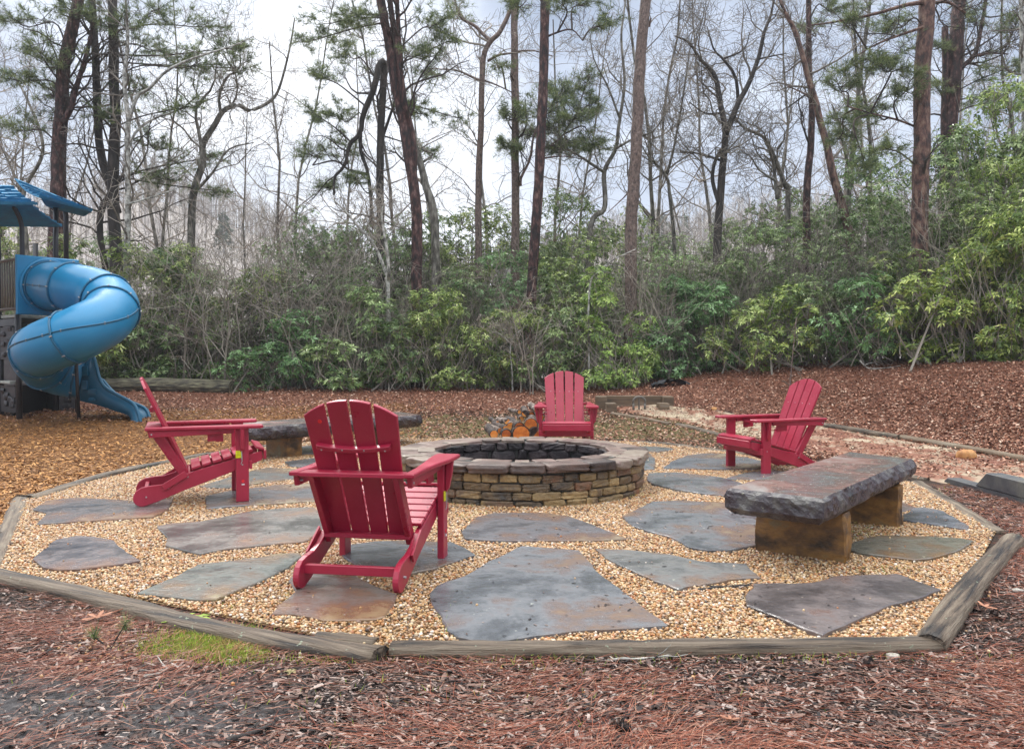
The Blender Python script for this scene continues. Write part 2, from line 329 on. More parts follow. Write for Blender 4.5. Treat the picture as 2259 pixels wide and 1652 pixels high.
M['farwood'] = mat('far_bare_wood', [(.0, '#857e7a'), (.5, '#a49d98'), (1., '#bcb6b0')], 1, rough=(.9, 1), bump=0, rnd=.9)  # paled towards grey: part of the distance haze is put into this colour
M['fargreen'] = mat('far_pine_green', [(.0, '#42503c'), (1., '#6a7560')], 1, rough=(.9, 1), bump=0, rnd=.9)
M['bark_log'] = mat('fallen_log_bark', [(.36, '#25221d'), (.46, '#4a463a'), (.56, '#6c6854'), (.68, '#86866a')], 8, 8, (.5, 3, 3), (.6, .9), .9, 12, .03)
# ground: four littered zones blended by a vertex map
def ground_mat():
    m = bpy.data.materials.new('forest_ground'); m.use_nodes = True; t = m.node_tree; n = t.nodes; l = t.links; b = n['Principled BSDF']
    tc = n.new('ShaderNodeTexCoord'); at = n.new('ShaderNodeAttribute'); at.attribute_name = 'zone'; sp = n.new('ShaderNodeSeparateColor'); l.new(at.outputs['Color'], sp.inputs[0])
    nz = n.new('ShaderNodeTexNoise'); nz.inputs['Scale'].default_value = 22; nz.inputs['Detail'].default_value = 8; nz.inputs['Roughness'].default_value = .75; l.new(tc.outputs['Object'], nz.inputs[0])
    ng = n.new('ShaderNodeTexNoise'); ng.inputs['Scale'].default_value = 2.2; ng.inputs['Detail'].default_value = 6; l.new(tc.outputs['Object'], ng.inputs[0])
    def ramp(cs):
        c = n.new('ShaderNodeValToRGB'); e = c.color_ramp.elements
        e[0].position = .32; e[0].color = hexc(cs[0]); e[1].position = .68; e[1].color = hexc(cs[2]); q = e.new(.5); q.color = hexc(cs[1]); l.new(nz.outputs[0], c.inputs[0]); return c.outputs[0]
    def mix(f, a, c):
        x = n.new('ShaderNodeMix'); x.data_type = 'RGBA'; l.new(f, x.inputs[0]); l.new(a, x.inputs[6]); l.new(c, x.inputs[7]); return x.outputs[2]
    def soft(s):
        ad = n.new('ShaderNodeMath'); ad.operation = 'MULTIPLY_ADD'; l.new(ng.outputs[0], ad.inputs[0]); ad.inputs[1].default_value = 1.6; ad.inputs[2].default_value = -.8
        a2 = n.new('ShaderNodeMath'); a2.operation = 'ADD'; l.new(s, a2.inputs[0]); l.new(ad.outputs[0], a2.inputs[1])
        r = n.new('ShaderNodeMapRange'); r.interpolation_type = 'SMOOTHSTEP'; l.new(a2.outputs[0], r.inputs[0]); r.inputs[1].default_value = .3; r.inputs[2].default_value = .7; return r.outputs[0]
    c = ramp(['#171210', '#33271f', '#584438'])
    c = mix(soft(sp.outputs[0]), c, ramp(['#3a281a', '#744f2e', '#9a7042']))
    c = mix(soft(sp.outputs[1]), c, ramp(['#3e2820', '#6c4636', '#8e6450']))
    c = mix(soft(sp.outputs[2]), c, ramp(['#3e3820', '#5c5632', '#7c6c48']))
    ga = n.new('ShaderNodeAttribute'); ga.attribute_name = 'grit'; c = mix(ga.outputs['Fac'], c, ramp(['#2c2a2a', '#565354', '#8a8684']))
    l.new(c, b.inputs['Base Color']); b.inputs['Roughness'].default_value = .75; b.inputs['Specular IOR Level'].default_value = .2
    bp = n.new('ShaderNodeBump'); bp.inputs['Strength'].default_value = 1; bp.inputs['Distance'].default_value = .03; l.new(nz.outputs[0], bp.inputs['Height']); l.new(bp.outputs[0], b.inputs['Normal'])
    return m
# ================================================================= GROUND
GV = np.array([(-.54, 3.24), (-2.75, 4.42), (-3.9, 6.65), (-3.47, 9.45), (-2.77, 10.7), (-1.49, 11.3), (1.52, 10.9), (2.3, 10.1), (3.55, 7.38), (3.11, 5.36), (1.66, 3.3)])
def inpoly(P, poly):
    x, y = P[:, 0], P[:, 1]; c = np.zeros(len(P), bool); j = len(poly)-1
    for i in range(len(poly)):
        xi, yi = poly[i]; xj, yj = poly[j]
        k = ((yi > y) != (yj > y)) & (x < (xj-xi)*(y-yi)/(yj-yi+1e-12)+xi); c ^= k; j = i
    return c
def grid_ground():
    xs = np.concatenate([-np.geomspace(14, 260, 22)[::-1], np.arange(-13.8, 14, .2), np.geomspace(14, 260, 22)])
    ys = np.concatenate([-np.geomspace(2, 60, 10)[::-1], np.arange(-1.6, 26, .2), np.geomspace(26, 330, 30)])
    X, Y = np.meshgrid(xs, ys); Z = terr(X, Y)
    # wooded hill beyond the valley
    ridge = 21*np.exp(-((X+62)/30)**2)+10*np.exp(-((X-10)/60)**2)+15*np.exp(-((X-95)/55)**2)+14*np.exp(-((X+130)/40)**2)+2.5
    Z = Z+SM((Y-60)/85)*(ridge+5+1.3*sines(np.stack([X, Y], -1), 9, .05))
    V = np.stack([X, Y, Z], -1).reshape(-1, 3); nx, ny = len(xs), len(ys)
    i = (np.arange(ny-1)[:, None]*nx+np.arange(nx-1)[None]).ravel()
    mb = MB(); mb.add(V, np.stack([i, i+1, i+nx+1, i+nx], 1))
    o = mb.build('ground', ground_mat(), smooth=True); tag(o, kind='structure')
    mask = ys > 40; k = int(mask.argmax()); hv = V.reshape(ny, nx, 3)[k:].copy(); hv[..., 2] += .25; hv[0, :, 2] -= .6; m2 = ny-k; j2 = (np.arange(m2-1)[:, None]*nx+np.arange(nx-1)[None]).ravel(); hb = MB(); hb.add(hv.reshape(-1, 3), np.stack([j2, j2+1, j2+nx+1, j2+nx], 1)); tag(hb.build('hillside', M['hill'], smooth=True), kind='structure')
    x, y = V[:, 0], V[:, 1]
    z = np.zeros((len(V), 4), np.float32); z[:, 3] = 1
    z[:, 0] = SM((-x-.9)/1.5)*SM((y-3.6-(-x-3)*.2)/1.4)*SM((15.2-y+.2*(x+6))/1.4)*(1-SM((y-60)/5))
    z[:, 1] = SM((y-13.2)/2)+SM((x-3.)/1.4)*SM((y-3.6)/3.4); z[:, 1] = np.clip(z[:, 1], 0, 1)*(1-z[:, 0])
    z[:, 2] = np.clip(SM((y-10.8)/.8)*SM((14.6-y)/1.6)*SM((x+3)/1.2)*SM((4.3-x)/1.), 0, 1)*.75
    gr = SM((-x-.5-.25*sines(V[:, :2], 71, 2.5))/.5)*SM((3.15-y+.12*sines(V[:, :2], 72, 3.))/.35)*SM((y-1)/.5)
    a = o.data.attributes.new('grit', 'FLOAT', 'POINT'); a.data.foreach_set('value', gr.astype(np.float32))
    a = o.data.color_attributes.new('zone', 'FLOAT_COLOR', 'POINT'); a.data.foreach_set('color', z.ravel())
    return V
GRV = grid_ground()
mb = MB(); n = len(GV); mb.add(np.c_[GV, np.full(n, .006)], [np.arange(n)]); tag(mb.build('gravel_bed', M['gravelbase']), kind='structure')
# sandy path
PATHP = None
def path():
    global PATHP
    Lp = [(1330, 897), (1380, 908), (1490, 931), (1610, 956), (1760, 988), (1900, 1022), (2020, 1060), (2180, 1082), (2420, 1130)]
    Rp = [(1440, 893), (1560, 903), (1650, 918), (1816, 941), (1944, 960), (2040, 978), (2140, 996), (2255, 1016), (2500, 1060)]
    A = spline(hit(*np.array(Lp).T), 60); B = spline(hit(*np.array(Rp).T), 60)
    PATHP = np.concatenate([A[:, :2], B[::-1, :2]])
    t = np.linspace(0, 1, 14)[None, :, None]; G = A[:, None]*(1-t)+B[:, None]*t
    G[..., :2] += .06*np.stack([sines(G[..., :2], 5, 6), sines(G[..., :2], 6, 6)], -1)
    G[..., 2] = terr(G[..., 0], G[..., 1])+.012+.006*sines(G[..., :2], 8, 5)
    G[:, 0, 2] -= .03; G[:, -1, 2] -= .03
    i = (np.arange(59)[:, None]*14+np.arange(13)[None]).ravel(); mb = MB(); mb.add(G.reshape(-1, 3), np.stack([i, i+14, i+15, i+1], 1))
    tag(mb.build('path', M['sand'], smooth=True), kind='structure')
path()
# ================================================================= FLAGSTONES
SLABS = []
def flag(pix, label, tint=(1, 1, 1), z=.028, t=.05):
    P = PZ(*np.array(pix, float).T, z)[:, :2]; rg = np.random.RandomState(len(SLABS)*7+3); out = []
    for i in range(len(P)):
        a, b = P[i], P[(i+1) % len(P)]; d = b-a; Ld = np.linalg.norm(d); k = max(1, int(Ld/.06)); nr = np.array([d[1], -d[0]])/max(Ld, 1e-6)
        for j in range(k):
            out.append(a+d*j/k+nr*rg.normal(0, .0045)*(j > 0))
    out = np.array(out); c = out.mean(0); SLABS.append(out)
    o = bpy.data.objects.new('x', None); bpy.data.objects.remove(o)
    mb = MB(); prism(mb, out-c, t, None, .005, z0=0); ob = mb.build('flagstone', M['slate'], loc=(c[0], c[1], z-t))
    ob.color = (*tint, 1); tag(ob, label, 'flagstone', 'irregular flagstones set in the gravel'); return ob
BL = (1.0, 1.02, 1.06); PU = (.98, .82, .78); TA = (1.2, 1.1, .98); GR = (1.08, 1.06, 1.0); DK = (.76, .79, .83)
flag([(1152, 1203), (1278, 1213), (1323, 1264), (1377, 1306), (1425, 1342), (1473, 1377), (1371, 1384), (1263, 1389), (1185, 1399), (1101, 1411), (1047, 1410), (1011, 1402), (987, 1387), (975, 1357), (954, 1333), (948, 1306), (963, 1291), (1023, 1270), (1077, 1237), (1113, 1222)], 'largest blue grey flagstone with lichen specks, just inside the front log edging', BL)
flag([(1314, 1209), (1401, 1213), (1479, 1222), (1545, 1237), (1647, 1243), (1659, 1258), (1677, 1272), (1611, 1276), (1539, 1288), (1497, 1298), (1443, 1279), (1377, 1249), (1335, 1228)], 'narrow grey and brown flagstone between the largest flagstone and the right stone bench', GR)
flag([(1662, 1286), (1743, 1286), (1791, 1284), (1839, 1270), (1977, 1264), (2019, 1279), (2076, 1299), (2043, 1312), (1953, 1336), (1893, 1363), (1815, 1398), (1773, 1384), (1701, 1354), (1647, 1333), (1650, 1303)], 'purple brown pointed flagstone in the front right corner of the gravel', PU)
flag([(1372, 1138), (1400, 1125), (1440, 1105), (1500, 1103), (1600, 1108), (1680, 1115), (1700, 1150), (1680, 1200), (1620, 1211), (1560, 1212), (1520, 1205), (1480, 1183), (1430, 1170), (1395, 1158)], 'wide bluish violet flagstone partly under the near end of the right stone bench', BL)
flag([(1050, 1140), (1090, 1131), (1200, 1130), (1250, 1137), (1290, 1150), (1340, 1170), (1388, 1187), (1300, 1191), (1100, 1191), (1025, 1186), (1018, 1170), (1035, 1155)], 'dark grey flagstone with a straight front edge right before the fire pit wall', (.9, .88, .92))
flag([(1463, 1031), (1482, 1017), (1515, 1004), (1559, 999), (1606, 1000), (1687, 1017), (1672, 1033), (1577, 1033)], 'pale blue half moon flagstone under the front legs of the right red chair', (1, 1.1, 1.22))
flag([(1430, 1043), (1485, 1041), (1540, 1046), (1592, 1052), (1636, 1065), (1665, 1083), (1599, 1092), (1540, 1086), (1485, 1077), (1438, 1066), (1427, 1057)], 'blue grey flagstone with a tan corner between the fire pit and the right bench', BL)
flag([(1400, 1000), (1436, 1001), (1446, 1012), (1444, 1033), (1398, 1035)], 'small blue flagstone touching the right side of the fire pit', (1, 1.08, 1.15))
flag([(1360, 984), (1420, 984), (1452, 985), (1486, 989), (1455, 996), (1380, 995)], 'thin blue grey flagstone behind the right rim of the fire pit', (1, 1.08, 1.12))
flag([(1640, 1043), (1694, 1036), (1731, 1039), (1687, 1056), (1600, 1055)], 'small flagstone behind the right red chair and the right stone bench', BL)
flag([(1992, 1134), (2017, 1120), (2036, 1118), (2083, 1127), (2138, 1160), (2134, 1166), (2080, 1158), (1992, 1145)], 'blue flagstone by the right log edging beyond the far foot of the right bench', (.95, 1.02, 1.15))
flag([(1950, 1100), (1988, 1107), (2021, 1119), (1985, 1128), (1940, 1120)], 'small violet flagstone tucked under the far foot of the right stone bench', PU)
flag([(1860, 1204), (1907, 1186), (1944, 1180), (2046, 1182), (2116, 1186), (2146, 1191), (2109, 1215), (2054, 1230), (2017, 1233), (1944, 1224), (1889, 1216)], 'mossy brown flagstone in the shade right of the right stone bench', (.95, .92, .75))
flag([(702, 1250), (729, 1246), (756, 1255), (807, 1282), (845, 1298), (877, 1310), (869, 1333), (849, 1358), (830, 1364), (768, 1366), (714, 1366), (683, 1358), (644, 1352), (598, 1352), (613, 1333), (636, 1317), (652, 1302), (636, 1279), (652, 1261)], 'rusty brown flagstone under the rear feet of the nearest red chair', (.98, .80, .70))
flag([(753, 1221), (768, 1201), (826, 1193), (904, 1191), (997, 1195), (1032, 1211), (1049, 1222), (1001, 1238), (962, 1252), (923, 1259), (900, 1265), (846, 1261), (799, 1255), (780, 1242)], 'dark wet blue flagstone under the front legs of the nearest red chair', DK)
flag([(346, 1160), (381, 1153), (443, 1149), (505, 1137), (555, 1126), (625, 1120), (691, 1118), (722, 1139), (710, 1174), (671, 1193), (575, 1201), (497, 1209), (443, 1220), (400, 1211), (365, 1201), (367, 1182)], 'long wet tan and grey flagstone left of the nearest red chair', TA)
flag([(524, 1234), (575, 1228), (606, 1221), (660, 1218), (667, 1226), (636, 1251), (594, 1271), (567, 1284), (512, 1306), (478, 1320), (420, 1319), (361, 1313), (303, 1306), (350, 1286), (388, 1271), (435, 1244)], 'olive and grey flagstone pointing left, in front of the long tan flagstone', (1.0, 1.05, .92))
flag([(72, 1231), (96, 1211), (124, 1189), (168, 1181), (208, 1183), (252, 1191), (262, 1203), (288, 1221), (310, 1234), (260, 1243), (180, 1253), (128, 1255), (96, 1249)], 'small cracked purple flagstone nearest the left log edging', PU)
flag([(80, 1155), (104, 1130), (72, 1122), (100, 1104), (160, 1097), (230, 1100), (300, 1105), (345, 1100), (382, 1098), (372, 1122), (340, 1138), (270, 1143), (180, 1148), (120, 1152)], 'brown flagstone with worn edge under the rear foot of the left red chair', (1.05, .92, .86))
flag([(455, 1093), (500, 1083), (560, 1075), (620, 1068), (690, 1066), (710, 1085), (700, 1104), (600, 1110), (540, 1113), (455, 1120)], 'blue grey flagstone under the near front leg of the left red chair', BL)
flag([(440, 1072), (520, 1048), (560, 1037), (590, 1031), (640, 1033), (690, 1035), (695, 1050), (600, 1060), (500, 1075)], 'greenish grey flagstone behind the front legs of the left red chair', (.95, 1.0, .95))
flag([(628, 1018), (690, 1010), (780, 1012), (790, 1026), (680, 1030), (640, 1027)], 'dark flagstone seen between the left stone bench and the nearest chair back', DK)
flag([(648, 985), (700, 982), (760, 985), (770, 997), (660, 1000)], 'narrow pale flagstone just beyond the near foot of the left stone bench', BL)
# ================================================================= LOG EDGING
def resample(P, n): return spline(P, n)
def timber(P, w, h, label, mt='timber', name='edging_log', seed=0, k=12, zoff=None):
    P = np.asarray(P, float); L_ = np.linalg.norm(P[-1]-P[0]); d = unit(P[-1]-P[0]); c = P[0]
    n = max(8, int(L_/.08)); Q = spline(P, n); rg = np.random.RandomState(seed)
    d2 = unit([d[0], d[1], 0]); lat = np.array([-d2[1], d2[0], 0])
    mb = MB(); a = np.arange(k)*2*math.pi/k
    ww = w/2*(1+.07*sines(Q*1.0, seed, 2.5)); hh = h/2*(1+.06*sines(Q, seed+1, 2.5))
    cs = np.sign(np.cos(a))*np.abs(np.cos(a))**.75; sn = np.sign(np.sin(a))*np.abs(np.sin(a))**.75
    V = Q[:, None]+lat[None, None]*cs[None, :, None]*ww[:, None, None]+np.array([0, 0, 1.])*sn[None, :, None]*hh[:, None, None]
    V += .0022*rg.normal(size=V.shape)
    V = (V-c)@np.stack([d2, lat, [0, 0, 1]], 1)
    i = np.arange(n-1)[:, None]*k; j = np.arange(k)[None]; j2 = (j+1) % k
    mb.add(V.reshape(-1, 3), [np.stack([i+j, i+k+j, i+k+j2, i+j2], -1).reshape(-1, 4), np.arange(k), (np.arange(k)+(n-1)*k)[::-1]])
    o = mb.build(name, M[mt], smooth=False, loc=tuple(c)); o.rotation_euler = (0, 0, math.atan2(d2[1], d2[0]))
    for p in o.data.polygons: p.use_smooth = len(p.vertices) == 4
    return tag(o, label, 'timber edging')
def gp(pts, z): return [PZ(float(x), float(y), z) for x, y in pts]
timber(gp([(862, 1440), (1200, 1439), (1600, 1436), (2068, 1430)], .012), .095, .085, 'long round log along the front edge of the gravel', seed=1)
timber(gp([(2050, 1428), (2140, 1300), (2236, 1194)], .02), .12, .10, 'thick round log with a rounded end on the front right edge', seed=2)
timber(gp([(-160, 1242), (0, 1276), (250, 1334), (420, 1382), (600, 1418), (838, 1452)], .012), .12, .085, 'long weathered cracked log on the front left edge', seed=3)
timber(gp([(700, 1408), (760, 1412), (830, 1421)], .005), .07, .05, 'short broken log sliver where the two front logs meet', seed=4)
timber(gp([(-30, 1262), (5, 1195), (46, 1100)], .0), .12, .05, 'flat squared timber on the left edge by the picture border', seed=5)
timber(gp([(46, 1100), (90, 1094), (250, 1045), (460, 1003)], .005), .12, .06, 'timber edging between the gravel and wood chips behind the left chair', seed=6)
timber(gp([(455, 1006), (560, 990), (660, 979)], .005), .12, .06, 'edging timber passing behind the left stone bench foot', seed=7)
timber(gp([(2022, 1066), (2100, 1112), (2204, 1178)], .0), .11, .05, 'flat split timber on the right edge beyond the bench', seed=8)
timber(gp([(1395, 976), (1470, 980), (1560, 992), (1650, 1002)], .0), .09, .045, 'thin half buried timber behind the right flagstones', seed=9)
def tp(pts, dz):
    P = hit(*np.array(pts, float).T); P[:, 2] += dz; return P
timber(tp([(1350, 914), (1420, 925), (1478, 937)], .0), .10, .08, 'timber on the near side of the sandy path by the horseshoe pit', 'timber2', seed=10)
timber(tp([(1496, 938), (1540, 948), (1592, 962)], .0), .12, .07, 'mossy timber on the near side of the path left of the right chair', seed=11)
timber(tp([(1790, 938), (1860, 948), (1984, 969)], .02), .12, .09, 'grey timber holding the leafy bank behind the right chair', seed=12)
timber(tp([(1988, 968), (2080, 984), (2200, 1006), (2420, 1050)], .02), .12, .08, 'dark timber along the foot of the bank at the right border', 'timber2', seed=13)
timber(tp([(1960, 1044), (2000, 1050), (2045, 1060)], .0), .08, .05, 'short pale timber end beyond the far end of the right bench', seed=14)
# big stepped timber at the right border
def wedge():
    a, b = PZ(2112., 1064., 0), PZ(2420., 1150., 0); d = unit(b-a); M4 = FR(a, d, (0, 0, 1), (d[1], -d[0], 0))
    e = empty('step_timber', (0, 0, 0)); e.location = tuple(a)
    M4[:3, 3] = 0
    mb = MB(); prism(mb, [(0, -.05), (1.3, -.05), (1.3, .05), (.05, .05), (0, .02)], .12, M4, .006); mb.build('lower_timber', M['timber3'], e)
    s = np.linalg.norm(PZ(2182., 1084., 0)-a)
    mb = MB(); M5 = M4.copy(); M5[:3, 3] += M4[:3, 2]*-.004
    prism(mb, [(s, .051), (1.28, .051), (1.28, .18), (s+.17, .18), (s+.14, .168)], .13, M5, .008); mb.build('upper_timber', M['timber3'], e)
    tag(e, 'dark stacked square timbers with a cut wedge end at the right border', 'timber edging')
wedge()
# ================================================================= FIRE PIT
PC = np.array([.084, 7.25]); RO, RI, ZT = 1.08, .745, .33
def pit():
    e = empty('fire_pit', (PC[0], PC[1], 0)); tag(e, 'round fieldstone fire pit with sooty inside in the middle of the gravel', 'fire pit')
    rg = np.random.RandomState(5)
    def ring(mb, r, z0, z1, dep, wmean, seed, inward=False, n=4, amp=.10, gap=.010, q=7, rr=None):
        a = rg.uniform(0, .3); end = a+2*math.pi
        while a < end-.02:
            w = wmean*rg.uniform(.5, 1.6)/r; w = min(w, end-a)
            if end-a-w < .5*wmean/r: w = end-a
            am = a+w/2; h = z1-z0
            cx, cy = math.cos(am), math.sin(am)
            Mx = FR((cx*(r-(0 if inward else dep/2)+(dep/2 if inward else 0)), cy*(r-(0 if inward else dep/2)+(dep/2 if inward else 0)), (z0+z1)/2+rg.normal(0, .003)), (-cy, cx, 0), (cx, cy, 0), (0, 0, 1))
            rock(mb, Mx, (w*r-gap, dep*rg.uniform(.92, 1.14), (h-gap*.8+.002)*rg.uniform(.94, 1.06)), seed+int(am*1000), q, amp, n, rg.uniform() if rr is None else rr, 2.2)
            a += w
    def core(mb, r0, r1, z0, z1):
        k = 72; a = np.arange(k)*2*math.pi/k; c = np.stack([np.cos(a), np.sin(a)], 1)
        V = np.concatenate([np.c_[c*r, np.full(k, z)] for r, z in ((r1, z0), (r1, z1), (r0, z1), (r0, z0))]); i = np.arange(k); j = (i+1) % k
        mb.add(V, [np.concatenate([np.stack([i+q*k, j+q*k, j+((q+1) % 4)*k, i+((q+1) % 4)*k], 1) for q in range(4)])])
    mb = MB(); core(mb, RI+.03, RO-.06, -.05, ZT-.025); mb.build('mortar_core', M['mortar'], e, smooth=False)
    mb = MB(); zs = [-.02, .055, .118, .185, .252]
    for i in range(4): ring(mb, RO-.035, zs[i], zs[i+1], .12, .17, 10*i, n=6, q=9, amp=.12, gap=.008)
    mb.build('outer_wall', M['pitstone'], e, smooth=False)
    mb = MB()
    for (z0, z1, w) in ((-.12, .02, .2), (.02, .13, .17), (.13, .235, .2)): ring(mb, RI+.0, z0, z1, .1, w, 77, True, n=6, amp=.16)
    mb.build('inner_wall', M['soot'], e, smooth=True)
    mb = MB(); ring(mb, RO, .25, ZT, .21, .27, 400, n=10, amp=.085, q=10, gap=.016)
    mb.build('outer_coping', M['coping'], e, smooth=True)
    mb = MB(); ring(mb, RI-.0, .290, ZT+.002, .15, .24, 900, True, n=10, amp=.05, q=11, gap=.012); lip = MB(); ring(lip, RI-.016, .225, .306, .13, .2, 950, True, n=10, amp=.12, q=8, gap=.012); lip.build('sooty_lip', M['soot'], e, smooth=False)
    mb.build('inner_coping', M['coping'], e, smooth=True)
    mb = MB(); core(mb, RI+.10, RO-.16, .2, ZT-.008); mb.build('mortar_top', M['mortar'], e)
    mb = MB(); k = 60; a = np.arange(k)*2*math.pi/k; mb.add(np.c_[np.cos(a)*(RI+.08), np.sin(a)*(RI+.08), np.full(k, .01)], [np.arange(k)])
    mb.build('ash_bed', M['ash'], e)
pit()
# ================================================================= STONE BENCHES
def bench_slab(corners, zt, th, mt_top, seed, parent, org):
    # corners: four (x,y) ccw; rough chipped sides, flat top
    C = np.array(corners, float); rg = np.random.RandomState(seed); out = []
    for i in range(4):
        a, b = C[i], C[(i+1) % 4]; k = int(np.linalg.norm(b-a)/.035)
        for j in range(k): out.append(a+(b-a)*j/k)
    out = np.array(out); cen = out.mean(0); n = len(out); rin = []
    t = np.roll(out, -1, 0)-np.roll(out, 1, 0); nr = np.stack([t[:, 1], -t[:, 0]], 1); nr /= np.linalg.norm(nr, axis=1)[:, None]
    levels = [(0, -.012), (-.018, .004), (-.045, .016), (-.075, .014), (-.105, .004), (-th+.02, -.02), (-th, -.05)]
    for li, (dz, off) in enumerate(levels):
        P3 = np.c_[out*9, np.full(n, dz*22)]
        d = off+(.016*sines(P3, seed, 1.5)+.009*sines(P3, seed+3, 3.))*(1 if li else .3)
        zz = dz+(.006*sines(P3, seed+5, 1.) if 0 < li else 0)
        rin.append(np.c_[out+nr*d[:, None], zt+np.broadcast_to(zz, (n,))])
    V = np.concatenate(rin)-np.array([*org, 0]); i = np.arange(n); j = (i+1) % n
    top = MB(); tv = rin[0]-np.array([*org, 0]); top.add(tv, [i]); tt = top.build('seat_top', M[mt_top], parent)
    mb = MB(); mb.add(V, [np.concatenate([np.stack([i+q*n, i+(q+1)*n, j+(q+1)*n, j+q*n], 1) for q in range(len(levels)-1)]), (i+(len(levels)-1)*n)[::-1]])
    o = mb.build('slab_edge', M['chipped'], parent, smooth=False); return o
def bench(A, B, C_, D_, zt, th, sup, label, seed, top='slab_dark'):
    org = (A+B+C_+D_)[:2]/4; e = empty('stone_bench', (org[0], org[1], 0)); tag(e, label, 'stone bench', 'stone slab benches beside the fire pit')
    bench_slab([A[:2], B[:2], C_[:2], D_[:2]], zt, th, top, seed, e, org)
    ln = unit(((C_+D_)-(A+B))[:2]); pr = np.array([ln[1], -ln[0]])
    mid0 = (A+B)[:2]/2
    for k, (t, w, tk) in enumerate(sup):
        c = mid0+ln*t-org; mb = MB(); Mx = FR((c[0], c[1], (zt-th)/2-.02), (*pr, 0), (*ln, 0), (0, 0, 1))
        rock(mb, Mx, (w, tk, zt-th+.06), seed+k, 30, .045, 10, 0, 3.); mb.build('support_stone', M['ochre'], e, smooth=False)
    return e
ZB = .42
A, B, C_, D_ = PZ(1603., 1076., ZB), PZ(1818., 1100., ZB), PZ(2016., 1012., ZB), PZ(1872., 996., ZB)
bench(A, B, C_, D_, ZB, .145, [(.45, .50, .13), (1.62, .50, .13)], 'purple grey stone slab bench in the right foreground with ochre stone feet', 21)
ZB2 = .38
A, B, C_, D_ = PZ(528., 934., ZB2), PZ(541., 944., ZB2), PZ(930., 915., ZB2), PZ(880., 908., ZB2)
B = PZ(545., 944., ZB2); A = B+np.array([-.36, .62, 0]); D_ = C_+np.array([-.36, .62, 0])
bench(A, B, C_, D_, ZB2, .15, [(.55, .42, .20), (2.0, .42, .16)], 'dark stone slab bench behind the nearest red chair', 33)
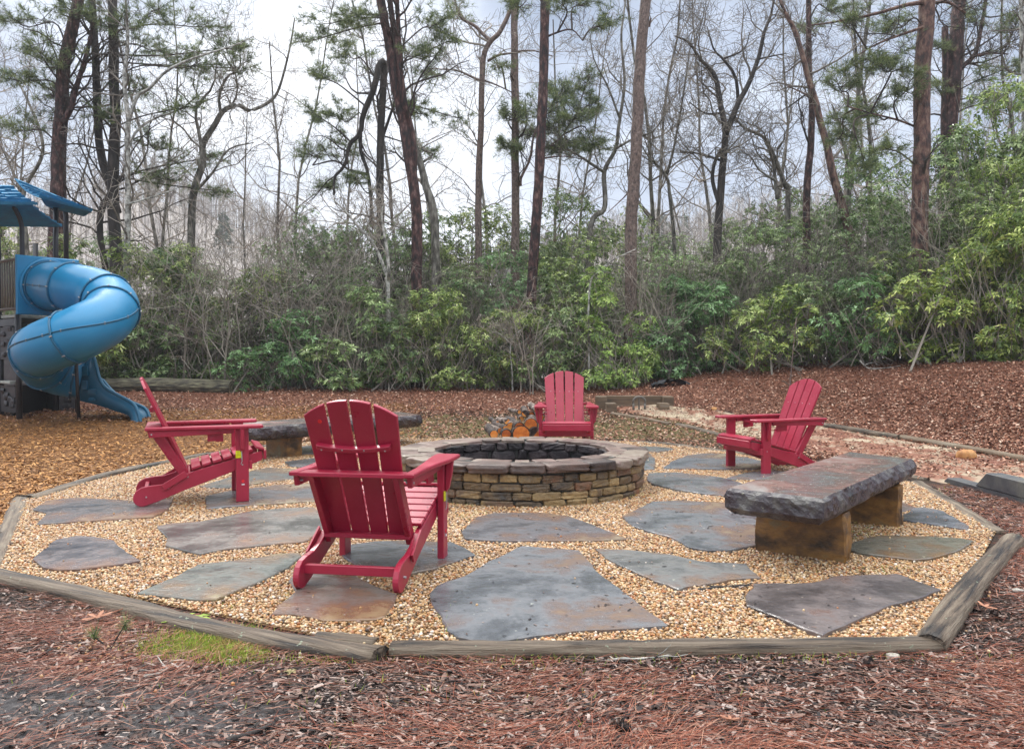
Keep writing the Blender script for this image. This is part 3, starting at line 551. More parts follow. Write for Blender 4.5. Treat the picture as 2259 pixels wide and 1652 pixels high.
# ================================================================= CHAIRS
RB = .0035
def chair():
    e = empty('adirondack_chair'); red = M['red']
    YZ = lambda x: FR((x, 0, 0), (0, 1, 0), (0, 0, 1), (1, 0, 0))
    def arc(cx, cz, r, a0, a1, n): return [(cx+r*math.cos(R(a)), cz+r*math.sin(R(a))) for a in np.linspace(a0, a1, n)]
    side = arc(.062, .062, .062, 160, 285, 9)+[(.16, .028), (.32, .092), (.86, .285), (.90, .30), (.915, .32), (.905, .372), (.86, .362), (.42, .243), (.36, .222), (.28, .178), (.20, .155), (.12, .150), (.06, .140), (.02, .115)]
    for s in (-1, 1):
        mb = MB(); prism(mb, side, .03, YZ(s*.245-.015), RB); mb.build('rear_leg', red, e)
        mb = MB(); prism(mb, [(.715, 0), (.808, 0), (.808, .555), (.715, .555)], .036, YZ(s*.282-.018), RB)
        prism(mb, [(s*.302, .555), (s*.345, .555), (s*.338, .48), (s*.322, .40), (s*.302, .375)], .03, FR((0, .775, 0), (1, 0, 0), (0, 0, 1), (0, -1, 0)), RB)
        lg = mb.build('front_leg', red, e)
        if s > 0:
            mb = MB(); box(mb, (.303, .735, .36), (.003, .045, .055), b=.0005); mb.build('tag', M['yellow'], lg)
            mb = MB()
            pts = [(.306, .755, .43-.01*i) for i in range(12)]
            for i, p in enumerate(pts): box(mb, p, (.004, .005, .007), RZ(.8*(i % 2)) @ np.eye(4) if False else None, b=.001)
            tube(mb, [(.308, .755, .43), (.308, .757, .38), (.308, .76, .31), (.308, .75, .285)], .0025, 5); mb.build('chain', M['bolt'], lg)
            mb = MB(); tube(mb, [(.2995, .765, .155), (.302, .765, .155)], .011, 14); mb.build('round_sticker', M['sticker'], lg)
            mb = MB(); box(mb, (.302, .765, .13), (.003, .022, .01), b=.0005); mb.build('small_label', M['white'], lg)
        # arm: wide front, waisted rear
        inn = [(.262, .085), (.258, .30), (.240, .52), (.222, .70), (.215, .80), (.215, .895)]
        outc = [(.235, .912), (.335, .912), (.352, .895), (.352, .80), (.345, .66), (.325, .50), (.312, .30), (.312, .085)]
        mb = MB(); prism(mb, [(s*a, b) for a, b in inn+outc], .024, FR((0, 0, .556), (1, 0, 0), (0, 1, 0), (0, 0, 1)), .005)
        ar = mb.build('armrest', red, e)
        mb = MB(); prism(mb, [(.115, .505), (.70, .520), (.70, .5555), (.10, .5555)], .026, YZ(s*.285-.013), RB); mb.build('arm_rail', red, ar)
        # folding brace on the side
        mb = MB(); d = unit((.17, .1)); M4 = FR((s*.262+.002*s-(.012 if s < 0 else 0), .215, .112), (0, d[0], d[1]), (0, -d[1], d[0]), (1, 0, 0))
        prism(mb, [(0, 0), (.19, 0), (.19, .048), (0, .048)], .012, M4, .002); mb.build('brace', red, e)
        # back posts
        mb = MB(); prism(mb, [(.105, .553), (.185, .553), (.40, .20), (.34, .17), (.33, .19)], .03, YZ(s*.213-.015), RB); mb.build('back_post', red, e)
        # cup holder
        mb = MB(); tube(mb, [(s*.232, .60, .515), (s*.232, .60, .522)], .04, 18); tube(mb, [(s*.232, .60, .470), (s*.232, .60, .480)], .03, 18)
        box(mb, (s*.262, .60, .50), (.012, .055, .085), b=.003); box(mb, (s*.262, .545, .492), (.012, .06, .06), b=.003)
        mb.build('cup_holder', red, e)
        for (yy, zz) in ((.09, .07), (.24, .13), (.375, .205), (.762, .28), (.13, .53)):
            mb = MB(); tube(mb, [(s*.26, yy, zz), (s*(.272 if zz < .22 else .301), yy, zz)], .006, 8); mb.build('bolt', M['bolt'], e)
    # back: four fanned slats with an arched top
    bo = np.array([0, .392, .205]); tp_ = np.array([0, .062, .945]); v = unit(tp_-bo); Lb = np.linalg.norm(tp_-bo); nrm = np.cross([1, 0, 0], v)
    Mb = FR(bo, (1, 0, 0), v, nrm); mb = MB(); wb, wt = .196, .232; g = .006
    top = lambda u: Lb-.085*(abs(u)/wt)**2.2
    for i in range(4):
        f0, f1 = -1+i*.5, -.5+i*.5; gb = g if i else 0; g2 = g if i < 3 else 0
        ub0, ub1 = f0*wb+gb*.6, f1*wb-g2*.6; ut0, ut1 = f0*wt+gb*1.4, f1*wt-g2*1.4
        us = np.linspace(ut0, ut1, 7); zs = [(u, top(u)) for u in us]
        prism(mb, [(ub0, 0), (ub1, 0)]+zs[::-1], .020, Mb, .003, i*.3)
    mb.build('backrest', red, e)
    mb = MB(); vv = .545; k = np.linspace(-.185, .185, 13); prism(mb, [(u, vv-.012+.02*(u/.185)**2) for u in k]+[(u, vv+.012+.02*(u/.185)**2) for u in k[::-1]], .032, FR(bo+nrm*.0205, (1, 0, 0), v, nrm), .003)
    mb.build('back_batten', red, e)
    mb = MB(); box(mb, (.17, 0, 0), (.03, .03, .012), None)
    mb = MB(); prism(mb, [(-.262, .085), (.262, .085), (.262, .165), (.2, .196), (-.2, .196), (-.262, .165)], .024, FR((0, 0, .5535), (1, 0, 0), (0, 1, 0), (0, 0, 1)), .004); mb.build('back_crossbar', red, e)
    mb = MB(); box(mb, (0, .355, .212), (.455, .085, .026), b=.004); mb.build('lower_crossbar', red, e)
    for u in (-.16, -.055, .055, .16):
        for vv2, sg in ((.55, -1), (.06, -1), (.55, 1), (.395, 1)):
            mb = MB(); p = bo+v*vv2+np.array([u, 0, 0])+nrm*(-.0005 if sg < 0 else .0205 if vv2 < .5 else .0525); tube(mb, [p, p+nrm*(.0015*sg)], .0042, 8); mb.build('screw', M['bolt'], e)
    for yy in (0, 1, 2, 3, 4, 5):
        for xx in (-.245, .245): mb = MB(); p = np.array([xx, .405+.075*yy+.03, .252+.0207*yy+.0285]); tube(mb, [p, p+[0, 0, .0015]], .004, 6); mb.build('screw', M['bolt'], e)
    # seat slats
    mb = MB(); p0, p1 = np.array([0, .405, .252]), np.array([0, .855, .376]); d = unit(p1-p0); Ls = np.linalg.norm(p1-p0); nz = np.cross([1, 0, 0], d); ns = 6; w = Ls/ns
    Ms = FR(p0, (1, 0, 0), d, nz)
    for i in range(ns): prism(mb, [(-.262, i*w), (.262, i*w), (.262, (i+1)*w-.012), (-.262, (i+1)*w-.012)], .02, Ms, .004, i*.2)
    prism(mb, [(-.262, 0), (.262, 0), (.262, .062), (-.262, .062)], .02, FR((0, .862, .394), (1, 0, 0), unit((0, .9, -.25)), unit((0, .25, .9))), .004)
    box(mb, (0, .93, .345), (.524, .02, .068), b=.004)
    mb.build('seat', red, e)
    mb = MB(); box(mb, (0, .822, .275), (.60, .022, .062), b=.003); mb.build('front_stretcher', red, e)
    mb = MB(); box(mb, (0, .085, .095), (.46, .028, .046), b=.003); mb.build('rear_stretcher', red, e)
    mb = MB(); c = bo+v*(Lb-.115)-np.array([.155, 0, 0])+nrm*.0195; tube(mb, [c, c+nrm*.0030], .0105, 14); mb.build('round_sticker', M['sticker'], e)
    return e
ch0 = chair()
def put_chair(o, x, y, z, fwd, label):
    o.location = (x, y, z); o.rotation_euler = (0, 0, math.atan2(fwd[1], fwd[0])-math.pi/2); tag(o, label, 'chair', 'red garden chairs around the fire pit')
put_chair(ch0, -.785, 3.91, .022, (.16, .987), 'nearest red Adirondack chair seen from behind with wet back slats')
ch0.scale = (1, 1, .965)
c2 = copy_tree(ch0); c2.scale = (1, 1, 1); put_chair(c2, -2.86, 6.33, .03, (.93, .37), 'red Adirondack chair at the left, seen in profile facing right')
c3 = copy_tree(c2); put_chair(c3, .62, 10.0, .0, (-.03, -1), 'red Adirondack chair facing the camera behind the fire pit')
c4 = copy_tree(c2); put_chair(c4, 3.0, 8.36, -.045, (-.94, -.34), 'red Adirondack chair on the right, turned to the left')
# ================================================================= PLAYGROUND
def playset():
    e = empty('playground_set', (-7.98, 13.5, 0)); tag(e, 'blue and black playground tower with spiral tube slide at the left border', 'playground'); ORG = np.array([-7.98, 13.5, 0])
    Q = lambda P: np.asarray(P, float)-ORG
    def quad(mb, pts, t, b=.006, r=0):
        P = [Q(p) for p in pts]; x = unit(P[1]-P[0]); z = unit(np.cross(x, P[3]-P[0])); y = np.cross(z, x)
        o2 = [((p-P[0])@x, (p-P[0])@y) for p in P]; prism(mb, o2, t, FR(P[0]-z*t/2, x, y, z), b, r)
    # entry panel
    c = np.array([-7.67, 13.9, 2.26]); ax = unit((.62, .8, 0)); nrm = unit((.8, -.62, 0)); up = np.array([0, 0, 1.])
    mb = MB(); quad(mb, [c+ax*a*.5+up*b*.48 for a, b in ((-1, -1), (1, -1), (1, 1), (-1, 1))], .05, .02); pn = mb.build('slide_panel', M['blue'], e)
    mb = MB(); a = np.linspace(0, 2*math.pi, 40); ringp = [Q(c+nrm*.035)+ax*math.cos(t)*.43+up*math.sin(t)*.43 for t in a]; tube(mb, ringp, .028, 8, cap=False); mb.build('collar', M['blue'], pn, smooth=True)
    pts = [c-nrm*.02, c+nrm*.25+up*-.01, PD(160., 636., 13.35), PD(215., 648., 13.25), PD(247., 674., 12.95), PD(232., 704., 12.5), PD(190., 728., 12.2), PD(140., 750., 12.2), PD(100., 766., 12.4), PD(84., 782., 12.85), PD(98., 803., 13.3), PD(135., 819., 13.6), PD(180., 828., 13.75)]
    S = spline(pts, 90); seg = np.concatenate([[0], np.cumsum(np.linalg.norm(np.diff(S, axis=0), axis=1))])
    s2 = np.linspace(0, seg[-1], 110); S = np.stack([np.interp(s2, seg, S[:, i]) for i in range(3)], 1)
    t = np.gradient(S, axis=0); t /= np.linalg.norm(t, axis=1)[:, None]
    def ringat(i, r, k=36):
        u = unit(np.cross(t[i], [0, 0, 1])); v = np.cross(u, t[i]); a = np.arange(k)*2*math.pi/k
        return S[i]+(u*np.cos(a)[:, None]+v*np.sin(a)[:, None])*r
    k = 36; V = np.concatenate([Q(ringat(i, .39)) for i in range(110)]+[Q(ringat(i, .365)) for i in range(109, -1, -1)])
    i = np.arange(219)[:, None]*k; j = np.arange(k)[None]; j2 = (j+1) % k; mb = MB(); mb.add(V, [np.stack([i+j, i+j2, i+k+j2, i+k+j], -1).reshape(-1, 4)])
    tb = mb.build('slide_tube', M['blue'], e, smooth=True)
    seams = [2, 18, 33, 43, 62, 81, 97, 107]; sb = MB()
    bolts = []
    for q in seams:
        rp = Q(ringat(q, .402, 40)); wob = rp+t[q]*(.006*np.sin(np.arange(40)*1.3))[:, None]; tube(sb, np.concatenate([wob, wob[:1]]), .017, 6, cap=False)
        for w in range(0, 40, 5): p = Q(ringat(q, .418, 40))[w]; d = unit(p-Q(S[q])); bolts.append((p-t[q]*.022, p+t[q]*.022))
    for (i0, i1, ang) in ((2, 18, .0), (43, 62, 3.0), (62, 81, 3.0)):
        ln = []
        for q in range(i0, i1+1):
            u = unit(np.cross(t[q], [0, 0, 1])); v = np.cross(u, t[q]); ln.append(Q(S[q]+(u*math.cos(ang)+v*math.sin(ang))*.395))
        tube(sb, ln, .012, 6)
        for p in ln[2::5]: bolts.append((p-[0, 0, .02], p+[0, 0, .02]))
    sb.build('flange', M['blue_d'], tb, smooth=True); 
    for a_, b_ in bolts[:99]: bt = MB(); tube(bt, [a_, b_], .010, 6); bt.build('bolt', M['bolt'], tb)
    # chute
    Bp = [(168, 880, 13.5), (180, 885, 13.47), (192, 888, 13.45), (210, 892, 13.4), (232, 899, 13.35), (255, 907, 13.3), (281, 916, 13.25), (288, 925, 13.2), (290, 938, 13.15)]
    Tp = [(183, 788, 13.5), (203, 786, 13.47), (211, 808, 13.45), (219, 836, 13.4), (233, 856, 13.35), (264, 874, 13.3), (292, 890, 13.25), (304, 912, 13.2), (311, 942, 13.15)]
    Bn = spline([Q(PD(float(a), float(b), d)) for a, b, d in Bp], 32); Tn = spline([Q(PD(float(a), float(b), d)) for a, b, d in Tp], 32)
    off = np.array([.02, .50, 0]); Bf = Bn+off; Tf = Bf+(Tn-Bn)*.45
    mb = MB(); n = 32
    fl = .10*up
    rows = [Tn, Tn*.5+Bn*.5-np.array([0, .02, 0]), Bn, Bf, Tf*.5+Bf*.5+np.array([0, .02, 0]), Tf]
    inn = [Tf-off*.07, Bf-off*.09+up*.05, Bn+off*.09+up*.05, Tn+off*.07]
    inn = [Tf-off*.07, Bf-off*.09+up*.05, Bn+off*.09+up*.05, Tn+off*.07]; rr = rows+inn; V = np.concatenate(rr); m = len(rr); i = np.arange(n-1)
    mb.add(V, [np.concatenate([np.stack([q*n+i, q*n+i+1, ((q+1) % m)*n+i+1, ((q+1) % m)*n+i], 1) for q in range(m)]), np.arange(m)*n, (np.arange(m)*n+n-1)[::-1]])
    cu = mb.build('slide_chute', M['blue_d'], e, smooth=True)
    mb = MB(); tube(mb, Tn+off*.03, .03, 8); tube(mb, Tf-off*.03, .03, 8); mb.build('rim', M['blue_d'], cu, smooth=True)
    mb = MB()
    for (px, py, w, h) in ((188, 818, .10, .16), (187, 850, .10, .16), (204, 864, .16, .1), (203, 881, .12, .06), (228, 878, .18, .1), (244, 893, .16, .09)):
        p = Q(PD(float(px), float(py), 13.40)); d = unit(Bn[16]-Bn[8]); box(mb, (0, 0, 0), (w, .03, h), FR(p, (d[0], d[1], 0), (-d[1], d[0], 0), (0, 0, 1)), b=.014)
    mb.build('recess', M['blue_d'], cu)
    # poles and posts
    def pole(pp, r, name='post', m='black'):
        mb = MB(); tube(mb, [Q(p) for p in pp], r, 12); return mb.build(name, M[m], e, smooth=True)
    g = lambda x, y, z=-.05: PZ(float(x), float(y), z)
    pole([PD(168., 800., 13.0), g(175, 944)], .027, 'slide_support'); pole([PD(170., 800., 13.7), g(169, 936)], .027, 'slide_support')
    b1 = PZ(43., 936., 0.); b0 = PZ(3., 931., 0.); b2 = PZ(124., 927., 0.); b3 = b0+(b2-b1)
    pole([b1-up*.1, b1+up*1.8], .047); pole([b1+up*1.8, PD(49., 560., b1[1]), PD(48., 500., b1[1]), PD(44., 482., b1[1]), PD(28., 450., b1[1]-.2)], .036)
    pole([b2-up*.1, b2+up*1.8], .047); pole([b2+up*1.75, PD(123., 567., b2[1]), PD(123., 448., b2[1])], .042)
    pole([PD(146., 640., 15.2), PD(146., 480., 15.2), PD(143., 464., 15.2), PD(136., 454., 15.2), PD(124., 447., 15.0)], .042)
    pole([b0-up*.1, b0+up*1.8], .047); pole([b0+up*1.8, b0+up*3.1], .036); pole([b3-up*.1, b3+up*3.1], .042)
    # deck, beams, walls
    mb = MB(); l0 = b0+(b0-b1)*2.2; l3 = l0+(b2-b1)
    quad(mb, [l0+up*1.76, b1+up*1.76, b2+up*1.76, l3+up*1.76], .05); mb.build('deck', M['deck'], e)
    mb = MB(); quad(mb, [b1+up*1.665, b2+up*1.665, b2+up*1.733, b1+up*1.733], .05); quad(mb, [l0+up*1.60, b1+up*1.60, b1+up*1.72, l0+up*1.72], .06); quad(mb, [l3+up*1.60, b2+up*1.60, b2+up*1.72, l3+up*1.72], .06); mb.build('beam', M['black_p'], e)
    h = (b2-b1); s_ = lambda f, z: b1+h*f+up*z
    mb = MB(); quad(mb, [s_(.04, 1.15), s_(.97, 1.15), s_(.97, 1.66), s_(.04, 1.66)], .04); bp = mb.build('header_panel', M['black_p'], e)
    mb = MB(); quad(mb, [s_(.05, .0)+(b0-b1)*.5+.0*h, s_(.97, .0)+(b0-b1)*.5, s_(.97, .62)+(b0-b1)*.5, s_(.05, .62)+(b0-b1)*.5], .04); mb.build('wall_panel', M['black_p'], e)
    mb = MB(); quad(mb, [b3+up*.0, b2+up*.0, b2+up*1.5, b3+up*1.5], .04); quad(mb, [l0+h, b3, b3+up*1.6, l0+h+up*1.6], .04); mb.build('back_wall', M['black_p'], e)
    d10 = b0-b1
    mb = MB(); quad(mb, [b1+d10*.1+up*.18, b1+d10*.94+up*.18, b1+d10*.94+up*.62, b1+d10*.1+up*.62], .05)
    rg = np.random.RandomState(3)
    for q in range(8):
        p = Q(b1+d10*rg.uniform(.2, .85)+up*rg.uniform(.24, .56)); rock(mb, FR(p, unit(d10), unit(np.cross(up, d10)), up), (.17, .10, .11), q, 5, .2, 3)
    mb.build('rock_panel', M['black_p'], e)
    mb = MB(); quad(mb, [b1+d10*.15+up*1.05, b1+d10*.92+up*1.05, b1+d10*.92+up*1.58, b1+d10*.15+up*1.58], .05)
    for q in range(6):
        p = Q(b1+d10*(.35 if q % 2 else .7)+up*(1.13+.085*q)); rock(mb, FR(p, unit(d10), unit(np.cross(up, d10)), up), (.16, .12, .085), q+20, 5, .2, 3)
    mb.build('rock_panel', M['grey_p'], e)
    mb = MB(); quad(mb, [b1+d10*.05+up*.66, b1+d10*.95+up*.66, b1+d10*.95+up*.70, b1+d10*.05+up*.70], .25); mb.build('bench_shelf', M['deck'], e)
    p2 = b2+np.array([.30, .12, 0]); mb = MB(); quad(mb, [b2+np.array([.05, 0, .02]), p2+up*.02, p2+up*.5, b2+np.array([.05, 0, .5])], .06)
    for q in range(5):
        p = Q(b2+(p2-b2)*rg.uniform(.3, .9)+up*(.08+.09*q)); rock(mb, FR(p, (1, 0, 0), (0, 1, 0), up), (.15, .12, .10), q+40, 5, .2, 3)
    mb.build('climbing_wall', M['grey_p'], e)
    # railing
    rl = MB(); tl = b1+d10*.05; te = l0
    for z in (1.83+.88-.03, 1.83+.05): tube(rl, [Q(tl+up*z), Q(te+up*z)], .025, 8)
    for q in range(22):
        p = tl+(te-tl)*(q+.5)/22; tube(rl, [Q(p+up*1.88), Q(p+up*2.68)], .017, 6)
    rl.build('railing', M['rail'], e, smooth=True)
    # roofs
    def roof(A_, B_, C_2, D_2, rows, cols, seed, name='roof'):
        # A_->B_ ridge, D_->C_ eave
        A_, B_, C_2, D_2 = map(Q, (A_, B_, C_2, D_2)); mb = MB(); rg = np.random.RandomState(seed)
        nr = unit(np.cross(B_-A_, D_2-A_)); nr = nr if nr[2] > 0 else -nr
        bil = lambda u, v: (A_*(1-u)+B_*u)*(1-v)+(D_2*(1-u)+C_2*u)*v+nr*(.05*math.sin(math.pi*v)*-1)
        for rI in range(rows):
            v0, v1 = rI/rows, (rI+1)/rows
            cuts = np.linspace(0, 1, cols+1)
            for cI in range(cols):
                u0, u1 = cuts[cI], cuts[cI+1]; ov = rg.uniform(.05, .5)/rows*(1 if rI < rows-1 else .3); hh = .045+rg.uniform(-.008, .012)
                P = [bil(u0, v0), bil(u1, v0), bil(u1, v1+ov), bil(u0, v1+ov)]
                V = [P[0], P[1], P[1]+nr*.008, P[0]+nr*.008, P[3], P[2], P[2]+nr*hh, P[3]+nr*hh]
                mb.add(V, np.array([(0, 4, 5, 1), (3, 2, 6, 7), (4, 7, 6, 5), (0, 3, 7, 4), (1, 5, 6, 2), (0, 1, 2, 3)]), rg.uniform())
        return mb.build(name, M['blue_r'], e)
    rR, rL = PD(24., 410., 12.9), PD(-330., 400., 12.2)
    roof(rL, rR, PD(83., 452., 12.0), PD(-370., 448., 11.3), 8, 26, 1)
    roof(rR, rL, PD(-240., 499., 13.4), PD(136., 500., 14.4), 8, 20, 2)
    roof(PD(32., 394., 14.2), PD(200., 462., 15.7), PD(202., 468., 15.0), PD(84., 436., 13.4), 7, 12, 3)
    roof(PD(90., 437., 13.6), PD(200., 467., 15.1), PD(176., 475., 15.8), PD(112., 458., 14.9), 4, 8, 4)
    # maker's mark: white frame and letters on the black header
    hd = unit(h); pc = b1+h*.33+up*1.60; nn_ = unit(np.cross(hd, up)); nn_ = nn_ if nn_[1] < 0 else -nn_
    fc = Q(pc+nn_*.03); mb = MB()
    for (dx, dz, sx, sz) in ((0, .028, .2, .006), (0, -.028, .2, .006), (-.1, 0, .006, .062), (.1, 0, .006, .062)): box(mb, (dx, 0, dz), (sx, .004, sz), FR(fc, hd, -nn_, up), b=.0005)
    fr = mb.build('name_plate', M['white'], e)
    cu_ = bpy.data.curves.new('letters', 'FONT'); cu_.body = 'LIFETIME'; cu_.size = .048; cu_.extrude = .0015; cu_.align_x = 'CENTER'; cu_.align_y = 'CENTER'
    to = bpy.data.objects.new('tmp', cu_); COL.objects.link(to); dg = bpy.context.evaluated_depsgraph_get(); me = bpy.data.meshes.new_from_object(to.evaluated_get(dg)); bpy.data.objects.remove(to)
    me.materials.clear(); me.materials.append(M['white']); lo = bpy.data.objects.new('letters', me); COL.objects.link(lo); lo.parent = fr
    mm = FR(fc+nn_*.003, hd, up, nn_); lo.matrix_local = Matrix(mm.tolist())
playset()
# ================================================================= WOODPILE
def woodpile():
    # px x, px y, radius m, Y, tilt
    base = [(1090, 958, .050, 9.75), (1117, 958, .058, 9.72), (1150, 958, .105, 9.65), (1181, 956, .075, 9.7), (1104, 950, .036, 9.9),
            (1101, 943, .033, 10.05), (1116, 946, .040, 9.85), (1127, 941, .050, 9.85), (1146, 943, .060, 9.75), (1171, 937, .078, 9.75), (1119, 930, .036, 9.95), (1133, 928, .030, 10.1),
            (1158, 912, .042, 9.95), (1146, 909, .024, 10.1), (1186, 905, .040, 10.05), (1172, 916, .040, 10.1), (1190, 921, .055, 10.05), (1150, 924, .034, 10.0), (1098, 934, .030, 10.2), (1196, 944, .06, 9.95)]
    txt = {3: 'log on the ground half hidden by the front leg of the far chair', 4: 'thin log resting on the left foot of the woodpile', 5: 'leftmost thin log of the second row of the woodpile', 6: 'pale ended log above the two leftmost bottom logs', 7: 'middle sized log just left of the split log', 10: 'thin log at the left of the third row of the woodpile', 11: 'narrow grey branch piece in the third row of the woodpile', 15: 'log tucked against the armrest bracket of the far chair', 16: 'short log behind the armrest post of the far chair', 17: 'small log in the centre of the pile under the orange ended top log', 18: 'thin bark log leaning at the upper left slope of the woodpile', 19: 'log behind the far chair leg, rightmost of the woodpile', 0: 'small log at the left foot of the woodpile', 1: 'log with a pale cut end, second from the left on the ground', 2: 'thickest sawn log at the bottom of the woodpile', 9: 'big bark edged log against the front leg of the far chair', 12: 'orange ended log on top of the woodpile', 13: 'thin pale branch piece on the top left of the woodpile', 14: 'split log with yellow end seen through the arm of the far chair', 8: 'split log lying on the thickest sawn log'}
    for q, (x, y, r, Y) in enumerate(base):
        rg = np.random.RandomState(q); p = PD(float(x), float(y), Y); an = rg.uniform(-.05, .38)*(-1)
        d = unit((math.sin(an), math.cos(an), rg.uniform(-.02, .12))); L_ = rg.uniform(.34, .46)
        e = empty('firewood_log', tuple(p)); m = 14; s = np.linspace(0, L_, 7); pts = s[:, None]*d+.008*np.stack([sines(s[:, None]*9, q+k, 1) for k in range(3)], 1)
        mb = MB(); tube(mb, pts, r*(1+.05*np.sin(s*20+q)), m); mb.build('bark', M['logbark'], e, smooth=False)
        mb = MB(); tube(mb, [-d*.003, d*.01], r*.9, m); mb.build('cut_end', M['cutwood'], e)
        tag(e, txt[q], 'firewood', 'firewood logs stacked beside the far chair')
woodpile()
# ================================================================= HORSESHOE PIT, ROCKS, SMALL THINGS
def horseshoe_pit():
    a = hit(1330, 899)[0]; Y = float(a[1])
    L1, L2 = PD(1336., 889., Y), PD(1458., 885., Y); z = terr(L1[0], Y)
    e = empty('horseshoe_backstop', (L1[0], Y, float(z))); tag(e, 'low wooden horseshoe pit backstop of stacked timbers behind the far chair', 'backstop')
    w = L2[0]-L1[0]; mb = MB(); box(mb, (w/2, 0, .09), (w, .1, .24), b=.008); mb.build('back_timber', M['timber2'], e)
    for s, x in ((-1, -.09), (1, w+.09)):
        mb = MB(); box(mb, (x, -.10, .085), (.17, .34, .24), b=.008); box(mb, (x+.13*(-1 if s > 0 else 1), -.42, .03), (.17, .30, .15), b=.008); mb.build('side_timber', M['timber2'], e)
    p = hit(1410, 905)[0]; h = empty('horseshoe', tuple(p)); tag(h, 'iron horseshoe leaning on its stake in front of the wooden backstop', 'horseshoe')
    t = np.linspace(-.3, math.pi+.3, 16); mb = MB(); tube(mb, np.stack([.105*np.cos(t), np.zeros(16), .14+.09*np.sin(t)], 1), .02, 7); tube(mb, [(-.1, 0, .12), (-.095, 0, -.01)], .02, 7); tube(mb, [(.1, 0, .12), (.095, 0, -.01)], .02, 7); mb.build('shoe', M['iron'], h, smooth=True)
    mb = MB(); tube(mb, [(0, .01, -.02), (0, .02, .2)], .014, 8); mb.build('stake', M['iron'], h)
horseshoe_pit()
def stone_at(px, py, size, m, name, label, cat, seed):
    p = hit(px, py)[0]; mb = MB(); rock(mb, np.eye(4), size, seed, 2.6, .22, 6, 0, 2.); o = mb.build(name, M[m], smooth=True, loc=(p[0], p[1], p[2]+size[2]*.3)); tag(o, label, cat); return o
stone_at(2132, 1012, (.19, .15, .13), 'orange_rock', 'rock', 'round orange rock lying on the sandy path near the right border', 'rock', 4)
stone_at(1969, 1452, (.05, .035, .025), 'pale_rock', 'stone', 'white quartz stone just outside the front log edging', 'stone', 5)
stone_at(2090, 1450, (.03, .025, .02), 'pale_rock', 'stone', 'small white stone near the corner where the two front right logs meet', 'stone', 6)
stone_at(2245, 1305, (.06, .03, .02), 'pale_rock', 'stone', 'flat pale stone on needles outside the right log at the border', 'stone', 7)
stone_at(1575, 905, (.09, .07, .07), 'orange_rock', 'rock', 'small brown rock on the leaves right of the horseshoe backstop', 'rock', 8)
stone_at(1440, 1605, (.03, .025, .02), 'pale_rock', 'stone', 'grey pebble on the mulch at the bottom of the picture', 'stone', 9)
def fabric():
    p = hit(1478, 850)[0]; g = np.linspace(-1, 1, 15); X, Y = np.meshgrid(g*.38, g*.2); P = np.stack([X, Y], -1); Z = .09+.08*sines(P*6, 2, 1.4)-.10*(X/.38)**2+np.abs(.06*sines(P*9, 3, 1.5)); Xs = X+.05*sines(P*7, 4, 1.3)
    i = (np.arange(14)[:, None]*15+np.arange(14)[None]).ravel(); mb = MB(); mb.add(np.stack([Xs, Y, Z], -1).reshape(-1, 3), np.stack([i, i+1, i+16, i+15], 1)); mb.add(np.stack([Xs, Y, Z-.012], -1).reshape(-1, 3), np.stack([i, i+15, i+16, i+1], 1))
    o = mb.build('fabric_scrap', M['fabric'], smooth=True, loc=tuple(p)); tag(o, 'crumpled black landscape fabric scrap on the leafy bank', 'fabric')
fabric()
def fallen_log():
    P = np.array([PD(215., 843., 17.0), PD(330., 844., 16.9), PD(420., 845., 16.8), PD(512., 850., 16.7)]); P[:, 2] = np.array([terr(p[0], p[1]) for p in P])+.10
    c = P[0].copy(); Q = spline(P, 24)-c; mb = MB(); tube(mb, Q, .16*(1+.1*sines(Q, 4, 1.5)), 12)
    o = mb.build('fallen_log', M['bark_log'], smooth=False, loc=tuple(c)); tag(o, 'mossy fallen log lying at the wood edge behind the blue slide', 'log')
fallen_log()
def cone(px, py, label, seed):
    p = hit(px, py)[0]; mb = MB(); rg = np.random.RandomState(seed)
    tube(mb, [(0, 0, 0), (.02, 0, .0), (.05, 0, 0), (.065, 0, 0)], [.01, .017, .012, .004], 8)
    for q in range(60):
        a = q*2.4; x = q/60*.065; r = .022*math.sin(math.pi*min(.95, .15+x/.075)); d = np.array([.3, math.cos(a), math.sin(a)]); t = np.array([0, -math.sin(a), math.cos(a)]); c = np.array([x, math.cos(a)*r*.6, math.sin(a)*r*.6])
        mb.add([c-t*.005, c+t*.005, c+d*.010+t*.006, c+d*.010-t*.006], [[0, 1, 2, 3]], rg.uniform())
    o = mb.build('pine_cone', M['chip_dark'], loc=(p[0], p[1], p[2]+.018)); o.rotation_euler = (0, 0, seed*1.3); tag(o, label, 'pine cone', 'pine cones on the mulch')
cone(1917, 1478, 'brown pine cone on the mulch below the front log, right half', 1)
cone(1390, 1621, 'dark pine cone at the bottom edge of the picture', 2)
cone(2200, 1362, 'pine cone outside the right log near the picture border', 3)
def stick(pix, r, label, seed, m='bark_dark', side=3):
    P = hit(*np.array(pix, float).T); P[:, 2] += r+.006; c = P[0].copy(); Q = spline(P, 16)-c; Q += .006*np.stack([sines(Q*20, seed+k, 1) for k in range(3)], 1)
    mb = MB(); tube(mb, Q, np.linspace(r, r*.5, 16), 6); rg = np.random.RandomState(seed)
    for q in range(side):
        i = rg.randint(3, 13); d = unit(rg.normal(size=3)*[1, 1, .2]); tube(mb, [Q[i], Q[i]+d*.05, Q[i]+d*.09+[0, 0, .01]], [r*.5, r*.35, r*.2], 4)
    o = mb.build('stick', M[m], smooth=True, loc=tuple(c)); tag(o, label, 'stick')
stick([(1540, 1308), (1590, 1302), (1640, 1299), (1660, 1293)], .009, 'dark forked stick on the gravel left of the purple front right flagstone', 1)
stick([(500, 1648), (540, 1634), (600, 1612)], .011, 'dark stick on the mulch at the bottom left edge', 2)
